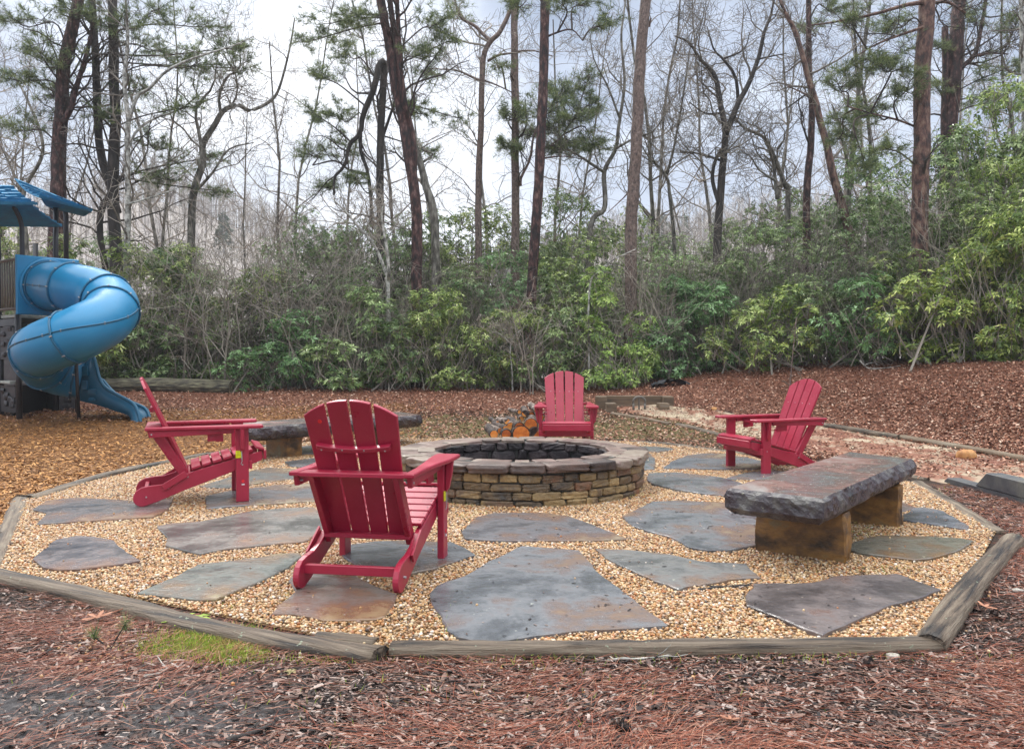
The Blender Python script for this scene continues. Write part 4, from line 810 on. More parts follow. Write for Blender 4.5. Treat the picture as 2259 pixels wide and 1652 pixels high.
stick([(318, 1500), (350, 1490), (390, 1468)], .007, 'lichen covered twig on the mulch in the left foreground', 3, 'bark_pale')
stick([(1340, 1462), (1420, 1458), (1490, 1452)], .006, 'pale lichened twig just below the front log edging', 4, 'bark_pale')
stick([(1760, 1488), (1830, 1490)], .006, 'short black twig on the mulch under the front log', 5)
stick([(1000, 1163), (960, 1150), (1020, 1166)], .004, 'thin dark twig on the gravel in front of the fire pit', 6)
def ground_leaf(px, py, s, label, m, rot, name='oak_leaf', cat='leaf'):
    p = hit(px, py)[0]; out = []
    n = 34
    for q in range(n):
        a = 2*math.pi*q/n; r = .5+.30*math.sin(a*7); rr = (1.0 if abs(math.cos(a)) > .2 else .8)*r; out.append((math.cos(a)*s*rr, math.sin(a)*s*.62*rr))
    c = np.array(out); V = np.c_[c, .25*s*np.abs(c[:, 1]/s)+.008]; V = np.concatenate([V, [[0, 0, .004]]]); mb = MB(); mb.add(V, np.array([(q, (q+1) % n, n) for q in range(n)]), .6); tube(mb, [(s*.7, 0, .01), (s*1.2, .01, .012)], .0025, 5, .4)
    o = mb.build(name, M[m], loc=(p[0], p[1], p[2]+.02)); o.rotation_euler = (.1, -.1, rot); tag(o, label, cat)
ground_leaf(216, 1374, .085, 'curled lobed oak leaf lying outside the front left log', 'litter', .6)
ground_leaf(2170, 1350, .08, 'reddish oak leaf on needles right of the thick right log', 'litter', 2.)
ground_leaf(1610, 1605, .05, 'small dry leaf on the mulch near the bottom edge', 'litter', 3.)
def rosette(px, py, s, label, n=9, m='grassb'):
    p = hit(px, py)[0]; mb = MB(); rg = np.random.RandomState(n)
    for q in range(n):
        a = q*2.4; L_ = s*rg.uniform(.7, 1.1); w = L_*.16; d = np.array([math.cos(a), math.sin(a)]); t = np.array([-d[1], d[0]]); pts = []
        for f, ww, z in ((0, .2, 0), (.3, .7, .3), (.5, 1.3, .42), (.6, .6, .45), (.8, 1.2, .42), (1., .1, .3)):
            pts.append([*(d*f*L_-t*w*ww), z*s*.6]); pts.append([*(d*f*L_+t*w*ww), z*s*.6])
        i = np.arange(5)*2; mb.add(pts, np.stack([i, i+2, i+3, i+1], 1), rg.uniform(.4, 1))
    o = mb.build('weed', M[m], loc=(p[0], p[1], p[2]+.01)); tag(o, label, 'weed')
rosette(415, 1384, .10, 'bright green weed rosette beside the front left log', 12)
rosette(1185, 1447, .05, 'tiny green weed under the left end of the front log', 9)
rosette(640, 1490*1.0, .03, 'tiny weed on the mulch below the end of the front left log', 7, 'drygrass')
def seedling():
    p = hit(243, 1432)[0]; mb = MB(); nb = MB(); rg = np.random.RandomState(2)
    for (tx, ty, tz) in ((.05, .02, .13), (-.06, .0, .07)):
        tube(mb, [(0, 0, 0), (tx*.4, ty*.4, tz*.3), (tx, ty, tz*.7)], [.004, .0035, .003], 5)
        for q in range(90):
            d = unit(rg.normal(size=3)+[0, 0, 1.2]); s = np.array([tx, ty, tz*rg.uniform(.5, .8)]); t = unit(np.cross(d, rg.normal(size=3)))*.0009; L_ = rg.uniform(.05, .08)
            nb.add([s-t, s+t, s+d*L_], [[0, 1, 2]], rg.uniform())
    e = empty('pine_seedling', tuple(p)); mb.build('stem', M['bark_dark'], e); nb.build('needles', M['needle'], e); tag(e, 'tiny two tufted pine seedling in the left foreground', 'seedling')
seedling()
# ================================================================= TREES
def path3(start, d, L_, n, rg, crook, lift=0.):
    P = [np.asarray(start, float)]; d = unit(d); s = L_/n
    for i in range(n):
        d = unit(d+rg.normal(size=3)*crook+np.array([0, 0, lift])); P.append(P[-1]+d*s)
    return np.array(P)
def branchy(tm, wm, start, d, L_, r, lvl, rg, crook=.22, lift=.05, kids=(6, 5, 4), rmin=.0035):
    n = 7 if lvl == 0 else (5 if lvl == 1 else 4)
    P = path3(start, d, L_, n, rg, crook*(1+.2*lvl), lift)
    rr = np.linspace(r, max(r*.3, rmin), n+1)
    tube(tm if lvl == 0 else wm, P, rr, 5 if lvl == 0 else 3, rg.uniform(), cap=False)
    if lvl >= len(kids): return
    for q in range(kids[lvl]):
        f = rg.uniform(.2, 1.); i = min(n-1, int(f*n)); w = f*n-i; p = P[i]*(1-w)+P[i+1]*w; t = unit(P[i+1]-P[i])
        a = unit(np.cross(t, rg.normal(size=3))); dd = unit(t*rg.uniform(.4, 1.)+a*rg.uniform(.5, 1.))
        branchy(tm, wm, p, dd, L_*rg.uniform(.38, .62)*(1.15-.4*f), max(rr[i]*.55, rmin), lvl+1, rg, crook, lift, kids, rmin)
def leafset(mb, C, Nn, n, L_, w, rg, spread=(.1, .6), droop=.2, jit=.25):
    # n long leaves radiating from each centre C around the normal Nn
    m = len(C); ref = rg.normal(size=(m, 3)); u = np.cross(Nn, ref); u /= np.linalg.norm(u, axis=1)[:, None]; v = np.cross(Nn, u)
    a = (np.arange(n)/n*2*math.pi)[None]+rg.uniform(0, 6.28, (m, 1))+rg.normal(0, .25, (m, n))
    h = rg.uniform(*spread, (m, n))
    D = u[:, None]*np.cos(a)[..., None]+v[:, None]*np.sin(a)[..., None]+Nn[:, None]*h[..., None]-np.array([0, 0, droop])
    D /= np.linalg.norm(D, axis=2)[..., None]
    S = np.cross(D, Nn[:, None]+rg.normal(0, .2, (m, n, 3))); S /= np.maximum(np.linalg.norm(S, axis=2), 1e-6)[..., None]; up = np.cross(S, D)
    LL = (L_*rg.uniform(.65, 1.25, (m, n)))[..., None]; ww = LL*w
    B = C[:, None]; V = np.stack([B+D*LL*.08, B+D*LL*.5+S*ww+up*LL*.05, B+D*LL*1.-np.array([0, 0, .14])*LL, B+D*LL*.5-S*ww+up*LL*.05], 2).reshape(-1, 3)
    k = m*n; i = np.arange(k)*4
    r = np.clip(np.repeat(rg.uniform(.15, .85, m), n*4)+np.repeat(rg.normal(0, .13, k), 4), 0, 1)
    mb.add(V, np.concatenate([np.stack([i, i+1, i+2], 1), np.stack([i, i+2, i+3], 1)]), r)
def tufts(nb, C, D, rg, n=9, L_=.15, w=.0045):
    m = len(C); D = D/np.linalg.norm(D, axis=1)[:, None]
    d = D[:, None]*.55+rg.normal(size=(m, n, 3))*.62+np.array([0, 0, .12]); d /= np.linalg.norm(d, axis=2)[..., None]
    s = np.cross(d, rg.normal(size=(m, n, 3))); s /= np.linalg.norm(s, axis=2)[..., None]; LL = (L_*rg.uniform(.6, 1.2, (m, n)))[..., None]
    B = C[:, None]-D[:, None]*.02; V = np.stack([B-s*w, B+s*w, B+d*LL], 2).reshape(-1, 3); i = np.arange(m*n)*3
    nb.add(V, np.stack([i, i+1, i+2], 1), np.repeat(rg.uniform(0, 1, m), n*3))
def bough(wm, nb, start, center, size, rg, dens=1., thick=.022):
    dens *= 1.3
    start = np.asarray(start, float); center = np.asarray(center, float); mid = (start+center)/2+rg.normal(size=3)*.12+[0, 0, .1]
    d0 = unit(center-start); end = center+d0*size*.4
    P = spline([start, mid, center, end], 12); tube(wm, P, np.linspace(thick, .006, 12), 4, cap=False)
    C = []; D = []
    ns = int(10*dens+size*9)
    for q in range(ns):
        i = rg.randint(4, 12); hd = unit([rg.normal(), rg.normal(), rg.normal()*.28]); dd = unit(hd*1.+d0*.5); L_ = size*rg.uniform(.35, .85)
        Q = path3(P[i], dd, L_, 4, rg, .2, .03); tube(wm, Q, np.linspace(.008, .003, 5), 3, cap=False)
        for w in range(int(4+L_*6)):
            f = rg.uniform(.35, 1.); p = Q[0]*(1-f)+Q[-1]*f
            dd2 = unit(dd+rg.normal(size=3)*[.8, .8, .4]); l2 = rg.uniform(.04, .22); e_ = p+dd2*l2
            wm.add([p, p+[0, 0, .004], e_], [[0, 1, 2]]); C.append(e_); D.append(dd2); C.append(p+dd2*l2*.5); D.append(dd2)
    tufts(nb, np.array(C), np.array(D), rg)
def tree_px(name, label, m, Y, stems, seed, twigs=0, tl=1.6, boughs=(), tw='twig', kids=(5, 4), rough=.0, side=10, crook=.24, yj=.25, ymin=None, cat='tree', dens=1., base=True):
    rg = np.random.RandomState(seed); tm = MB(); wm = MB(); nb = MB(); S = []
    x0, y0 = stems[0][0][0]; b = PD(float(x0), float(y0), Y); gz = float(terr(b[0], Y)); org = np.array([b[0], Y, gz])
    for k, (pts, r0, r1) in enumerate(stems):
        yy = Y+(yj*sines(np.arange(len(pts))[:, None]*.5+k*3, seed, 1.)*(1 if k else .3))
        P = [PD(float(a), float(c), float(q)) for (a, c), q in zip(pts, yy)]
        if k == 0:
            if base: P = [np.array([P[0][0]*1.0, P[0][1], gz-.15])]+P
            rr = [r0*1.18, r0]+list(np.linspace(r0, r1, len(pts)))[1:] if base else list(np.linspace(r0, r1, len(pts)))
        else: rr = list(np.linspace(r0, r1, len(pts)))
        if pts[-1][1] <= 5: P.append(P[-1]+(P[-1]-P[-2])/np.linalg.norm(P[-1]-P[-2])*3.); rr.append(rr[-1]*.7)
        P = np.array(P); n = max(10, int(np.linalg.norm(np.diff(P, axis=0), axis=1).sum()/.22)); Q = spline(P, n); rq = np.interp(np.linspace(0, 1, n), np.linspace(0, 1, len(rr)), rr)
        rq = rq*(1+rough*sines(np.arange(n)[:, None]*.9, seed+k, 1.)); Q[:, :2] += (.25*rq)[:, None]*np.stack([sines(np.arange(n)[:, None]*.35, seed+9+k, 1), sines(np.arange(n)[:, None]*.35, seed+19+k, 1)], 1)
        tube(tm, Q-org, rq, side if r0 > .06 else 6, rg.uniform()); S.append((Q, rq))
    zt = H+6.9/18*Y*1.05
    for q in range(int(twigs*.8)):
        k = rg.randint(len(S)) if rg.uniform() < .75 or len(S) < 2 else 1+rg.randint(len(S)-1); Q, rq = S[k]; lo = .35 if k == 0 else .15
        i = int(rg.uniform(lo, 1)*(len(Q)-1)); p = Q[i]
        if p[2] > zt+1.5: continue
        t = unit(Q[min(i+1, len(Q)-1)]-Q[max(i-1, 0)]); a = unit(rg.normal(size=3)*[1, .8, .5]); dd = unit(a+t*.5+[0, 0, .25]); L_ = tl*rg.uniform(.4, 1.1)
        branchy(wm, wm, p-org, dd, L_, min(rq[i]*.5, .028), 0, rg, crook, .05, kids)
    for (bx, by, bw) in boughs:
        c = PD(float(bx), float(by), Y+rg.uniform(-.9, .9)); sz = bw/F*Y*.62
        best = None
        for Q, rq in S:
            dd = np.linalg.norm(Q-c-[0, 0, -.2], axis=1); i = dd.argmin()
            if best is None or dd[i] < best[0]: best = (dd[i], Q[i])
        bough(wm, nb, best[1]-org, c-org, sz, rg, dens)
    e = empty(name, tuple(org)); tm.build('trunk', M[m], e, smooth=True)
    if wm.n: wm.build('branches', M[tw], e)
    if nb.n: nb.build('crown', M['needle'], e)
    tag(e, label, cat); return e
# --- left group
tree_px('pine_tree', 'thick reddish pine with a forked trunk behind the playground roofs', 'bark_red', 19., [([(123, 566), (127, 451), (131, 328), (135, 230), (141, 143), (160, 61), (174, 0)], .175, .12), ([(140, 270), (158, 238), (168, 197), (184, 143), (200, 80), (206, 40)], .07, .035)], 1, 26, 2.0,
        [(110, 150, 170), (50, 290, 120), (250, 70, 150), (60, 60, 160), (160, 40, 130), (120, 215, 130), (50, 180, 110), (215, 250, 90)], tw='twig_dark', kids=(5, 4), rough=.06)
tree_px('pine_tree', 'dark twin trunked pine left of the pale spotted tree', 'bark_dark', 19.5, [([(254, 545), (250, 410), (256, 287), (252, 164), (250, 0)], .135, .10), ([(258, 470), (236, 390), (221, 328), (215, 246), (211, 123), (203, 0)], .10, .08), ([(234, 596), (221, 512), (225, 459), (246, 426), (262, 390)], .07, .08)], 2, 34, 2.4,
        [(330, 110, 150), (400, 150, 150), (480, 110, 120), (340, 330, 90), (395, 240, 90), (360, 395, 90), (450, 350, 90), (430, 60, 130), (330, 30, 140), (300, 200, 100), (520, 150, 90), (470, 420, 60)], tw='twig_dark', kids=(5, 4), rough=.06)
tree_px('birch_tree', 'pale spotted thin trunk with long limbs reaching right', 'bark_pale', 18.6, [([(279, 607), (283, 451), (281, 328), (283, 271)], .07, .055), ([(283, 271), (303, 213), (328, 197), (369, 156), (431, 127), (513, 102), (560, 80)], .045, .012), ([(282, 330), (300, 290), (340, 262), (400, 240), (450, 200)], .035, .012), ([(283, 271), (275, 180), (282, 90), (278, 0)], .05, .03), ([(283, 450), (320, 440), (380, 420), (420, 400)], .025, .01)], 3, 30, 1.7, tw='twig', kids=(5, 5))
tree_px('bare_tree', 'crooked bare tree whose limb zigzags to the right beside the pale one', 'bark_grey', 20., [([(422, 560), (426, 431), (447, 361), (447, 320), (471, 279), (492, 246), (525, 232), (553, 244), (599, 221), (619, 184), (640, 102), (650, 40)], .095, .015), ([(447, 345), (440, 300), (432, 240), (470, 190), (480, 120)], .05, .014), ([(487, 250), (483, 215), (500, 170), (530, 150), (525, 70)], .04, .012), ([(430, 425), (470, 380), (505, 330), (560, 315)], .04, .012)], 4, 44, 2.0, kids=(6, 5), crook=.3)
# --- centre
tree_px('pine_tree', 'dark red pine with twin stems fused halfway, left of centre', 'bark_red', 18., [([(920, 690), (920, 600), (916, 451), (899, 328), (883, 246), (870, 172), (854, 82), (840, 0)], .125, .095), ([(910, 395), (913, 336), (907, 287), (893, 230), (885, 164), (872, 82), (860, 0)], .085, .06), ([(886, 150), (880, 80), (876, 0)], .06, .05)], 5, 20, 2.,
        [(740, 50, 130), (950, 60, 110), (800, 40, 110), (930, 130, 90), (690, 90, 80), (970, 100, 70)], tw='twig_dark', rough=.07)
tree_px('pine_tree', 'slim dark pine behind the twin stemmed pine, snapped top bent over leftwards', 'bark_dark', 20.5, [([(840, 520), (840, 369), (842, 246), (848, 136)], .095, .085), ([(848, 136), (836, 146), (825, 197), (801, 254), (795, 295), (770, 320), (762, 365), (739, 390), (737, 431)], .09, .025), ([(795, 295), (797, 336), (811, 381), (819, 451), (818, 500)], .05, .04), ([(812, 385), (770, 375), (740, 355), (690, 365)], .04, .015), ([(845, 300), (880, 200), (900, 150)], .04, .02)], 6, 26, 1.8,
        [(720, 175, 110), (780, 130, 110), (765, 270, 110), (700, 255, 80), (930, 330, 80), (990, 255, 90), (760, 330, 120), (690, 345, 90), (920, 250, 80), (720, 415, 80), (790, 400, 60)], tw='twig_dark', kids=(5, 4))
tree_px('bare_tree', 'short leaning dead trunk just right of the twin stemmed pine', 'bark_grey', 19.5, [([(960, 510), (940, 410), (926, 353), (915, 320)], .10, .07), ([(928, 362), (955, 340), (930, 328), (990, 296)], .03, .01)], 7, 8, 1.0, kids=(4, 3))
tree_px('oak_tree', 'bare tree with a high Y fork left of the two straight central trunks', 'bark_brown', 20., [([(1055, 530), (1055, 410), (1061, 287), (1063, 176), (1069, 119), (1084, 90), (1104, 70), (1125, 25), (1130, 0)], .085, .045), ([(1084, 92), (1065, 75), (1047, 57), (1018, 41), (1006, 12), (1003, 0)], .05, .02), ([(1063, 180), (1040, 170), (1006, 156), (948, 152)], .035, .012), ([(1077, 135), (1100, 122), (1121, 119), (1170, 111), (1220, 125)], .035, .012), ([(1062, 176), (1100, 190), (1150, 215)], .025, .01)], 8, 34, 1.6, [(1010, 40, 90), (960, 165, 70), (1100, 150, 60)], kids=(5, 4), dens=.5)
tree_px('pine_tree', 'straight grey brown pine standing left of the reddish central pine', 'bark_brown', 20., [([(1137, 500), (1137, 287), (1135, 123), (1135, 0)], .10, .085), ([(1148, 410), (1150, 390), (1170, 349), (1176, 303), (1190, 270)], .04, .025), ([(1215, 322), (1240, 300), (1260, 270)], .02, .015)], 9, 10, 1.3,
        [(1135, 262, 100), (1205, 250, 110), (1262, 268, 110), (1290, 195, 100), (1225, 325, 90), (1305, 315, 70), (1125, 325, 60), (1230, 210, 90), (1260, 320, 90), (1180, 290, 90), (1300, 250, 80)], tw='twig_dark', rough=.06, dens=1.6)
tree_px('pine_tree', 'straight reddish brown pine trunk rising behind the far chair', 'bark_red', 18., [([(1170, 700), (1182, 492), (1192, 349), (1199, 164), (1204, 0)], .115, .10), ([(1200, 85), (1230, 72), (1262, 66), (1285, 90)], .025, .01), ([(1195, 350), (1240, 345), (1290, 352)], .02, .008)], 10, 9, 1.2, [(1290, 12, 130), (1335, 55, 80), (1150, 15, 80), (1240, 10, 80)], tw='twig_dark', rough=.06)
tree_px('pine_tree', 'grey brown limbless trunk with woodpecker holes right of centre', 'bark_brown', 18., [([(1391, 700), (1391, 533), (1398, 410), (1404, 287), (1412, 143), (1425, 0)], .135, .115), ([(1432, 60), (1436, 40)], .03, .02), ([(1390, 420), (1372, 440), (1340, 470)], .02, .008)], 11, 3, .8, kids=(3, 2), rough=.05)
tree_px('bare_tree', 'bare grey tree between the red pine and the limbless trunk', 'bark_grey', 20.5, [([(1300, 520), (1334, 459), (1334, 381), (1359, 328), (1365, 279), (1378, 185), (1371, 82), (1380, 0)], .07, .02), ([(1332, 380), (1285, 349), (1244, 324), (1210, 300)], .04, .01), ([(1359, 328), (1400, 305), (1440, 290), (1470, 250)], .035, .01), ([(1366, 260), (1340, 190), (1310, 130), (1300, 60)], .03, .01)], 12, 44, 1.9, kids=(6, 5), crook=.3)
# --- right
tree_px('bare_tree', 'thin bare tree with a low fork just right of the limbless trunk', 'bark_grey', 21., [([(1488, 560), (1476, 418), (1470, 392), (1455, 370), (1430, 345), (1415, 320)], .05, .015), ([(1471, 385), (1488, 320), (1508, 205), (1520, 120), (1530, 60)], .04, .012)], 13, 34, 1.7, kids=(6, 5), crook=.3)
tree_px('oak_tree', 'large forked bare oak with winding dark limbs in the right half', 'bark_dark', 20., [([(1582, 560), (1589, 431), (1595, 349), (1599, 287), (1589, 230), (1580, 176), (1566, 152), (1545, 131), (1520, 95), (1490, 80)], .10, .02), ([(1600, 295), (1627, 230), (1652, 185), (1673, 131), (1685, 74), (1701, 33), (1708, 0)], .075, .025), ([(1628, 228), (1622, 170), (1595, 131), (1575, 110), (1560, 60)], .045, .015), ([(1593, 355), (1545, 340), (1500, 335)], .035, .012), ([(1673, 131), (1700, 125), (1735, 118)], .025, .01), ([(1590, 250), (1555, 250), (1520, 225)], .03, .01), ([(1595, 131), (1640, 110), (1655, 70)], .025, .01), ([(1586, 450), (1572, 400), (1576, 360), (1590, 330)], .05, .04)], 14, 64, 1.8, kids=(6, 5), crook=.34)
tree_px('bare_tree', 'two bare stems arching left over the shrubs, left of the orange scarred tree', 'bark_grey', 20.5, [([(1738, 440), (1735, 415), (1718, 369), (1700, 330), (1685, 303), (1644, 283), (1620, 260)], .065, .025), ([(1714, 440), (1710, 400), (1705, 357), (1690, 312)], .05, .03), ([(1712, 400), (1675, 375), (1655, 345), (1630, 335)], .03, .01)], 15, 40, 1.6, kids=(6, 5), crook=.34)
tree_px('pine_tree', 'thin reddish trunk crossing behind the orange scarred leaning tree', 'bark_red', 20., [([(1779, 620), (1779, 451), (1788, 328), (1792, 246), (1786, 164), (1784, 0)], .095, .06)], 16, 14, 1.6, [(1830, 25, 80), (1790, 60, 60)], tw='twig_dark', rough=.06)
tree_px('bare_tree', 'leaning tree with orange peeled bark patches right of the oak', 'bark_plate', 19.4, [([(1886, 640), (1874, 513), (1845, 410), (1820, 308), (1800, 230), (1779, 156), (1755, 74), (1734, 33), (1720, 0)], .11, .035), ([(1800, 225), (1770, 205), (1735, 190)], .03, .01)], 17, 22, 1.5, kids=(5, 4))
tree_px('pine_tree', 'thick pine with plated bark, the foremost trunk on the right', 'bark_plate', 16.2, [([(2030, 640), (2030, 451), (2032, 287), (2038, 143), (2046, 0)], .157, .143), ([(2036, 6), (1997, 12), (1923, 33), (1841, 49), (1790, 56)], .045, .012), ([(2038, 60), (1980, 80), (1930, 100), (1880, 130)], .03, .01), ([(2032, 285), (1980, 265), (1920, 250), (1870, 235)], .025, .01), ([(2046, 10), (2090, 5), (2130, 30)], .04, .02)], 18, 26, 1.7,
        [(1855, 200, 110), (1905, 130, 110), (1955, 160, 110), (1990, 60, 120), (1860, 290, 90), (1930, 245, 110), (2000, 200, 90), (1960, 330, 70), (1890, 60, 80), (1905, 350, 60)], tw='twig_dark', kids=(5, 4), rough=.07)
tree_px('pine_tree', 'thick dark pine right of the plated pine, with side limbs', 'bark_red', 21.5, [([(2088, 420), (2092, 349), (2103, 205), (2110, 82), (2116, 0)], .19, .16), ([(2083, 360), (2085, 240), (2087, 123), (2085, 60)], .10, .08), ([(2112, 160), (2128, 143), (2153, 115), (2169, 41), (2175, 0)], .07, .04), ([(2140, 128), (2180, 118), (2225, 120)], .04, .015), ([(2105, 205), (2090, 190), (2065, 178)], .04, .02)], 19, 30, 2.0,
        [(2150, 60, 110), (2200, 160, 110), (2060, 110, 80), (2235, 70, 100), (2170, 210, 90), (2230, 240, 90), (2070, 200, 60)], tw='twig_dark', rough=.05)
tree_px('bare_tree', 'slim grey tree midway between the scarred leaner and the plated pine', 'bark_grey', 22., [([(1872, 480), (1876, 390), (1886, 287), (1898, 164), (1915, 41), (1920, 0)], .07, .04), ([(1878, 390), (1862, 330), (1850, 270), (1835, 230)], .04, .02)], 20, 26, 1.5, [(1840, 300, 50), (1880, 250, 50)])
tree_px('bare_tree', 'pale smooth trunk cut by the right border', 'bark_pale', 19., [([(2262, 420), (2260, 200), (2256, 90), (2252, 0)], .07, .05)], 21, 16, 1.6)
tree_px('bare_tree', 'tree leaning out of the shrubs with crossing limbs at the far left', 'bark_grey', 21., [([(60, 560), (52, 430), (95, 330), (60, 220), (20, 150)], .06, .02), ([(85, 345), (130, 330), (190, 300)], .02, .008), ([(54, 440), (20, 360), (-10, 300)], .04, .015)], 22, 34, 1.8, kids=(6, 5), crook=.3)
tree_px('sapling', 'thin reddish sapling growing out of the leafy bank behind the right chair', 'bark_brown', 14.6, [([(1742, 870), (1745, 820), (1752, 750), (1757, 700)], .014, .006)], 23, 8, .5, kids=(3,), crook=.2)
tree_px('bare_shrub', 'forked whitish lichen covered shrub stems left of the twin stemmed pine', 'bark_pale', 17.7, [([(856, 640), (850, 600), (825, 540), (790, 500), (765, 470), (735, 440)], .045, .016), ([(858, 620), (855, 560), (848, 520), (842, 480), (845, 450)], .042, .016), ([(822, 535), (815, 500), (790, 450)], .02, .008), ([(849, 540), (870, 500), (880, 470)], .015, .006)], 24, 40, .9, kids=(5, 4), crook=.3, cat='shrub')
tree_px('bare_tree', 'diagonal dark stem leaning right among brush at left centre', 'bark_dark', 18.5, [([(590, 850), (600, 760), (640, 690), (675, 640), (697, 605)], .04, .012)], 25, 14, .9, cat='tree')
tree_px('dead_branch', 'whitish dead branch poking from the green shrub beside the limbless trunk', 'bark_pale', 17.0, [([(1300, 640), (1322, 600), (1350, 575), (1380, 560), (1402, 550)], .022, .008), ([(1340, 585), (1348, 560), (1352, 540)], .01, .005)], 26, 5, .4, cat='branch', kids=(3, 2))
tree_px('dead_branch', 'tangle of pale dead twigs hanging left of the far chair', 'bark_pale', 16.9, [([(1130, 820), (1125, 770), (1135, 740), (1165, 715)], .016, .006), ([(1128, 760), (1100, 735), (1070, 730)], .012, .005)], 27, 26, .5, cat='branch', kids=(4, 4), crook=.35)
tree_px('dead_branch', 'white dead branch lying on the bank under the yellow green shrubs', 'bark_pale', 15.2, [([(1896, 795), (1915, 812), (1950, 812), (1990, 806)], .014, .005), ([(1905, 806), (1925, 800), (1940, 806)], .008, .004)], 28, 4, .3, cat='branch', kids=(2,), base=False)
LM = [(0, 'left border'), (127, 'thick reddish pine'), (250, 'dark twin trunks'), (283, 'pale spotted tree'), (430, 'crooked zigzag tree'), (840, 'snapped pine'), (915, 'twin stemmed pine'), (1058, 'Y forked tree'), (1137, 'straight grey brown pine'), (1185, 'reddish central pine'), (1395, 'limbless trunk'), (1476, 'thin low forked tree'), (1595, 'large forked oak'), (1715, 'two arching stems'), (1785, 'thin reddish trunk'), (1850, 'scarred leaner'), (2032, 'plated pine'), (2105, 'thick dark pine'), (2259, 'right border')]
ORD = ['leftmost', 'second from left', 'third from left', 'fourth from left', 'fifth from left', 'sixth from left', 'seventh from left', 'eighth from left', 'ninth from left', 'tenth from left']
def gaplab(q, xs, what):
    x = xs[q]
    if x < 0: return what+' just beyond the left border'
    if x > 2259: return what+' just beyond the right border'
    k = max(i for i, l in enumerate(LM) if l[0] <= x); a, b = LM[k][1], LM[min(k+1, len(LM)-1)][1]
    same = sorted(v for v in xs if LM[k][0] <= v < LM[min(k+1, len(LM)-1)][0]); w = '' if len(same) == 1 else ', '+ORD[same.index(x)]
    return what+' between '+a+' and '+b+w
# --- background trees: six kinds, copied
def bare_proto(seed, h, r, spreadY):
    rg = np.random.RandomState(seed); tm = MB(); wm = MB()
    P = path3([0, 0, -.3], [rg.normal(0, .08), 0, 1], h, 12, rg, .07, .04); rr = np.linspace(r, r*.25, 13); tube(tm, P, rr, 7, cap=False)
    for q in range(20):
        f = rg.uniform(.3, 1); i = min(11, int(f*12)); a = rg.uniform(0, 6.28); dd = np.array([math.cos(a), math.sin(a), rg.uniform(.2, 1.3)])
        branchy(wm, wm, P[i], dd, h*rg.uniform(.10, .26)*(1.3-.6*f), max(rr[i]*.5, .008), 0, rg, .24, .08, (5, 4), .004)
    e = empty('bare_tree'); tm.build('trunk', M['bark_grey'], e, smooth=True); wm.build('branches', M['twig'], e); return e
protos = [bare_proto(100+q, 11+q*.6, .06+.01*(q % 3), 0) for q in range(6)]
rg = np.random.RandomState(77)
BT = [(-40, 24), (20, 27), (80, 25), (175, 26), (330, 23.5), (365, 28), (395, 31), (545, 30), (650, 27), (690, 24), (735, 30), (890, 29), (985, 25), (1110, 24), (1230, 26), (1320, 24.5), (1425, 25), (1455, 23), (1545, 27), (1630, 24), (1695, 27), (1760, 24), (1840, 26), (1930, 23), (1965, 27), (2010, 25), (2065, 28), (2150, 25), (2190, 28), (2240, 23), (2320, 25)]
for q, (px, Y) in enumerate(BT):
    o = protos[q] if q < 6 else copy_tree(protos[q % 6]); P = PD(float(px), 700., float(Y)); o.location = (P[0], Y, float(terr(P[0], Y))-.1); o.rotation_euler = (0, 0, q*2.1); s = rg.uniform(.8, 1.12); o.scale = (s, s, s)
    tag(o, gaplab(q, [b[0] for b in BT], 'bare slender tree far back'), 'tree', 'bare trees behind the evergreen thicket')
# ================================================================= SHRUBS
def shrub_proto(seed, w, h, nl, L_=.10, lw=.16, low=.0, nst=9, bottom=.0):
    rg = np.random.RandomState(seed); wm = MB(); lb = MB(); C = []; Nn = []
    ncl = int(12+h*5); cl = []
    for q in range(ncl):
        f = rg.uniform(low, 1.); a = rg.uniform(0, 6.28); rad = w/2*math.sqrt(rg.uniform(.05, 1))*(1-.55*max(0, f-.45)/.55)*(.75+.25*min(1, f*3))
        c = np.array([math.cos(a)*rad, math.sin(a)*rad*.8, bottom+h*(.06+.84*f)]); s = rg.uniform(.22, .42)*(.55+.2*h); cl.append((c, s))
    for q in range(nst):
        c, s = cl[rg.randint(ncl)]; b = np.array([rg.normal(0, .15*w), rg.normal(0, .1*w), -.1]); m = b*.4+c*.6+rg.normal(size=3)*.05*w*np.array([1, 1, .3])-[0, 0, .05*h]
        P = spline([b, m, c], 8); tube(wm, P, np.linspace(.022, .008, 8), 4, cap=False)
    for c, s in cl:
        n = max(6, int(nl/7/ncl*(s/.5)**1.5)); d = rg.normal(size=(n, 3)); d /= np.linalg.norm(d, axis=1)[:, None]; rr = s*rg.uniform(.25, 1., (n, 1))**.5
        p = c+d*rr*[1, 1, .62]; nn = d*.7+np.array([0, 0, .8])+rg.normal(0, .25, (n, 3)); nn /= np.linalg.norm(nn, axis=1)[:, None]
        k = p[:, 2] > .04; C.append(p[k]); Nn.append(nn[k])
        for t in range(5):
            i = rg.randint(n); P = np.array([c-[0, 0, s*.5], (c+p[i])/2+rg.normal(size=3)*.04, p[i]]); tube(wm, P, [.008, .006, .003], 3, cap=False)
    for t in range(int(34*h)):
        a = rg.uniform(0, 6.28); b = np.array([math.cos(a)*w*.4*rg.uniform(.2, 1), math.sin(a)*w*.3, rg.uniform(0, h*.4)]); P = path3(b, [rg.normal()*.5, rg.normal()*.5, 1], h*rg.uniform(.3, .6), 5, rg, .18, .05); tube(wm, P, np.linspace(.008, .003, 6), 3, cap=False)
    leafset(lb, np.concatenate(C), np.concatenate(Nn), 7, L_, lw, rg)
    return wm, lb
def mk(name, seed, *a, **k):
    wm, lb = shrub_proto(seed, *a, **k); e = empty(name); wm.build('stems', M['twig'], e); lb.build('foliage', M['leaf'], e); return e
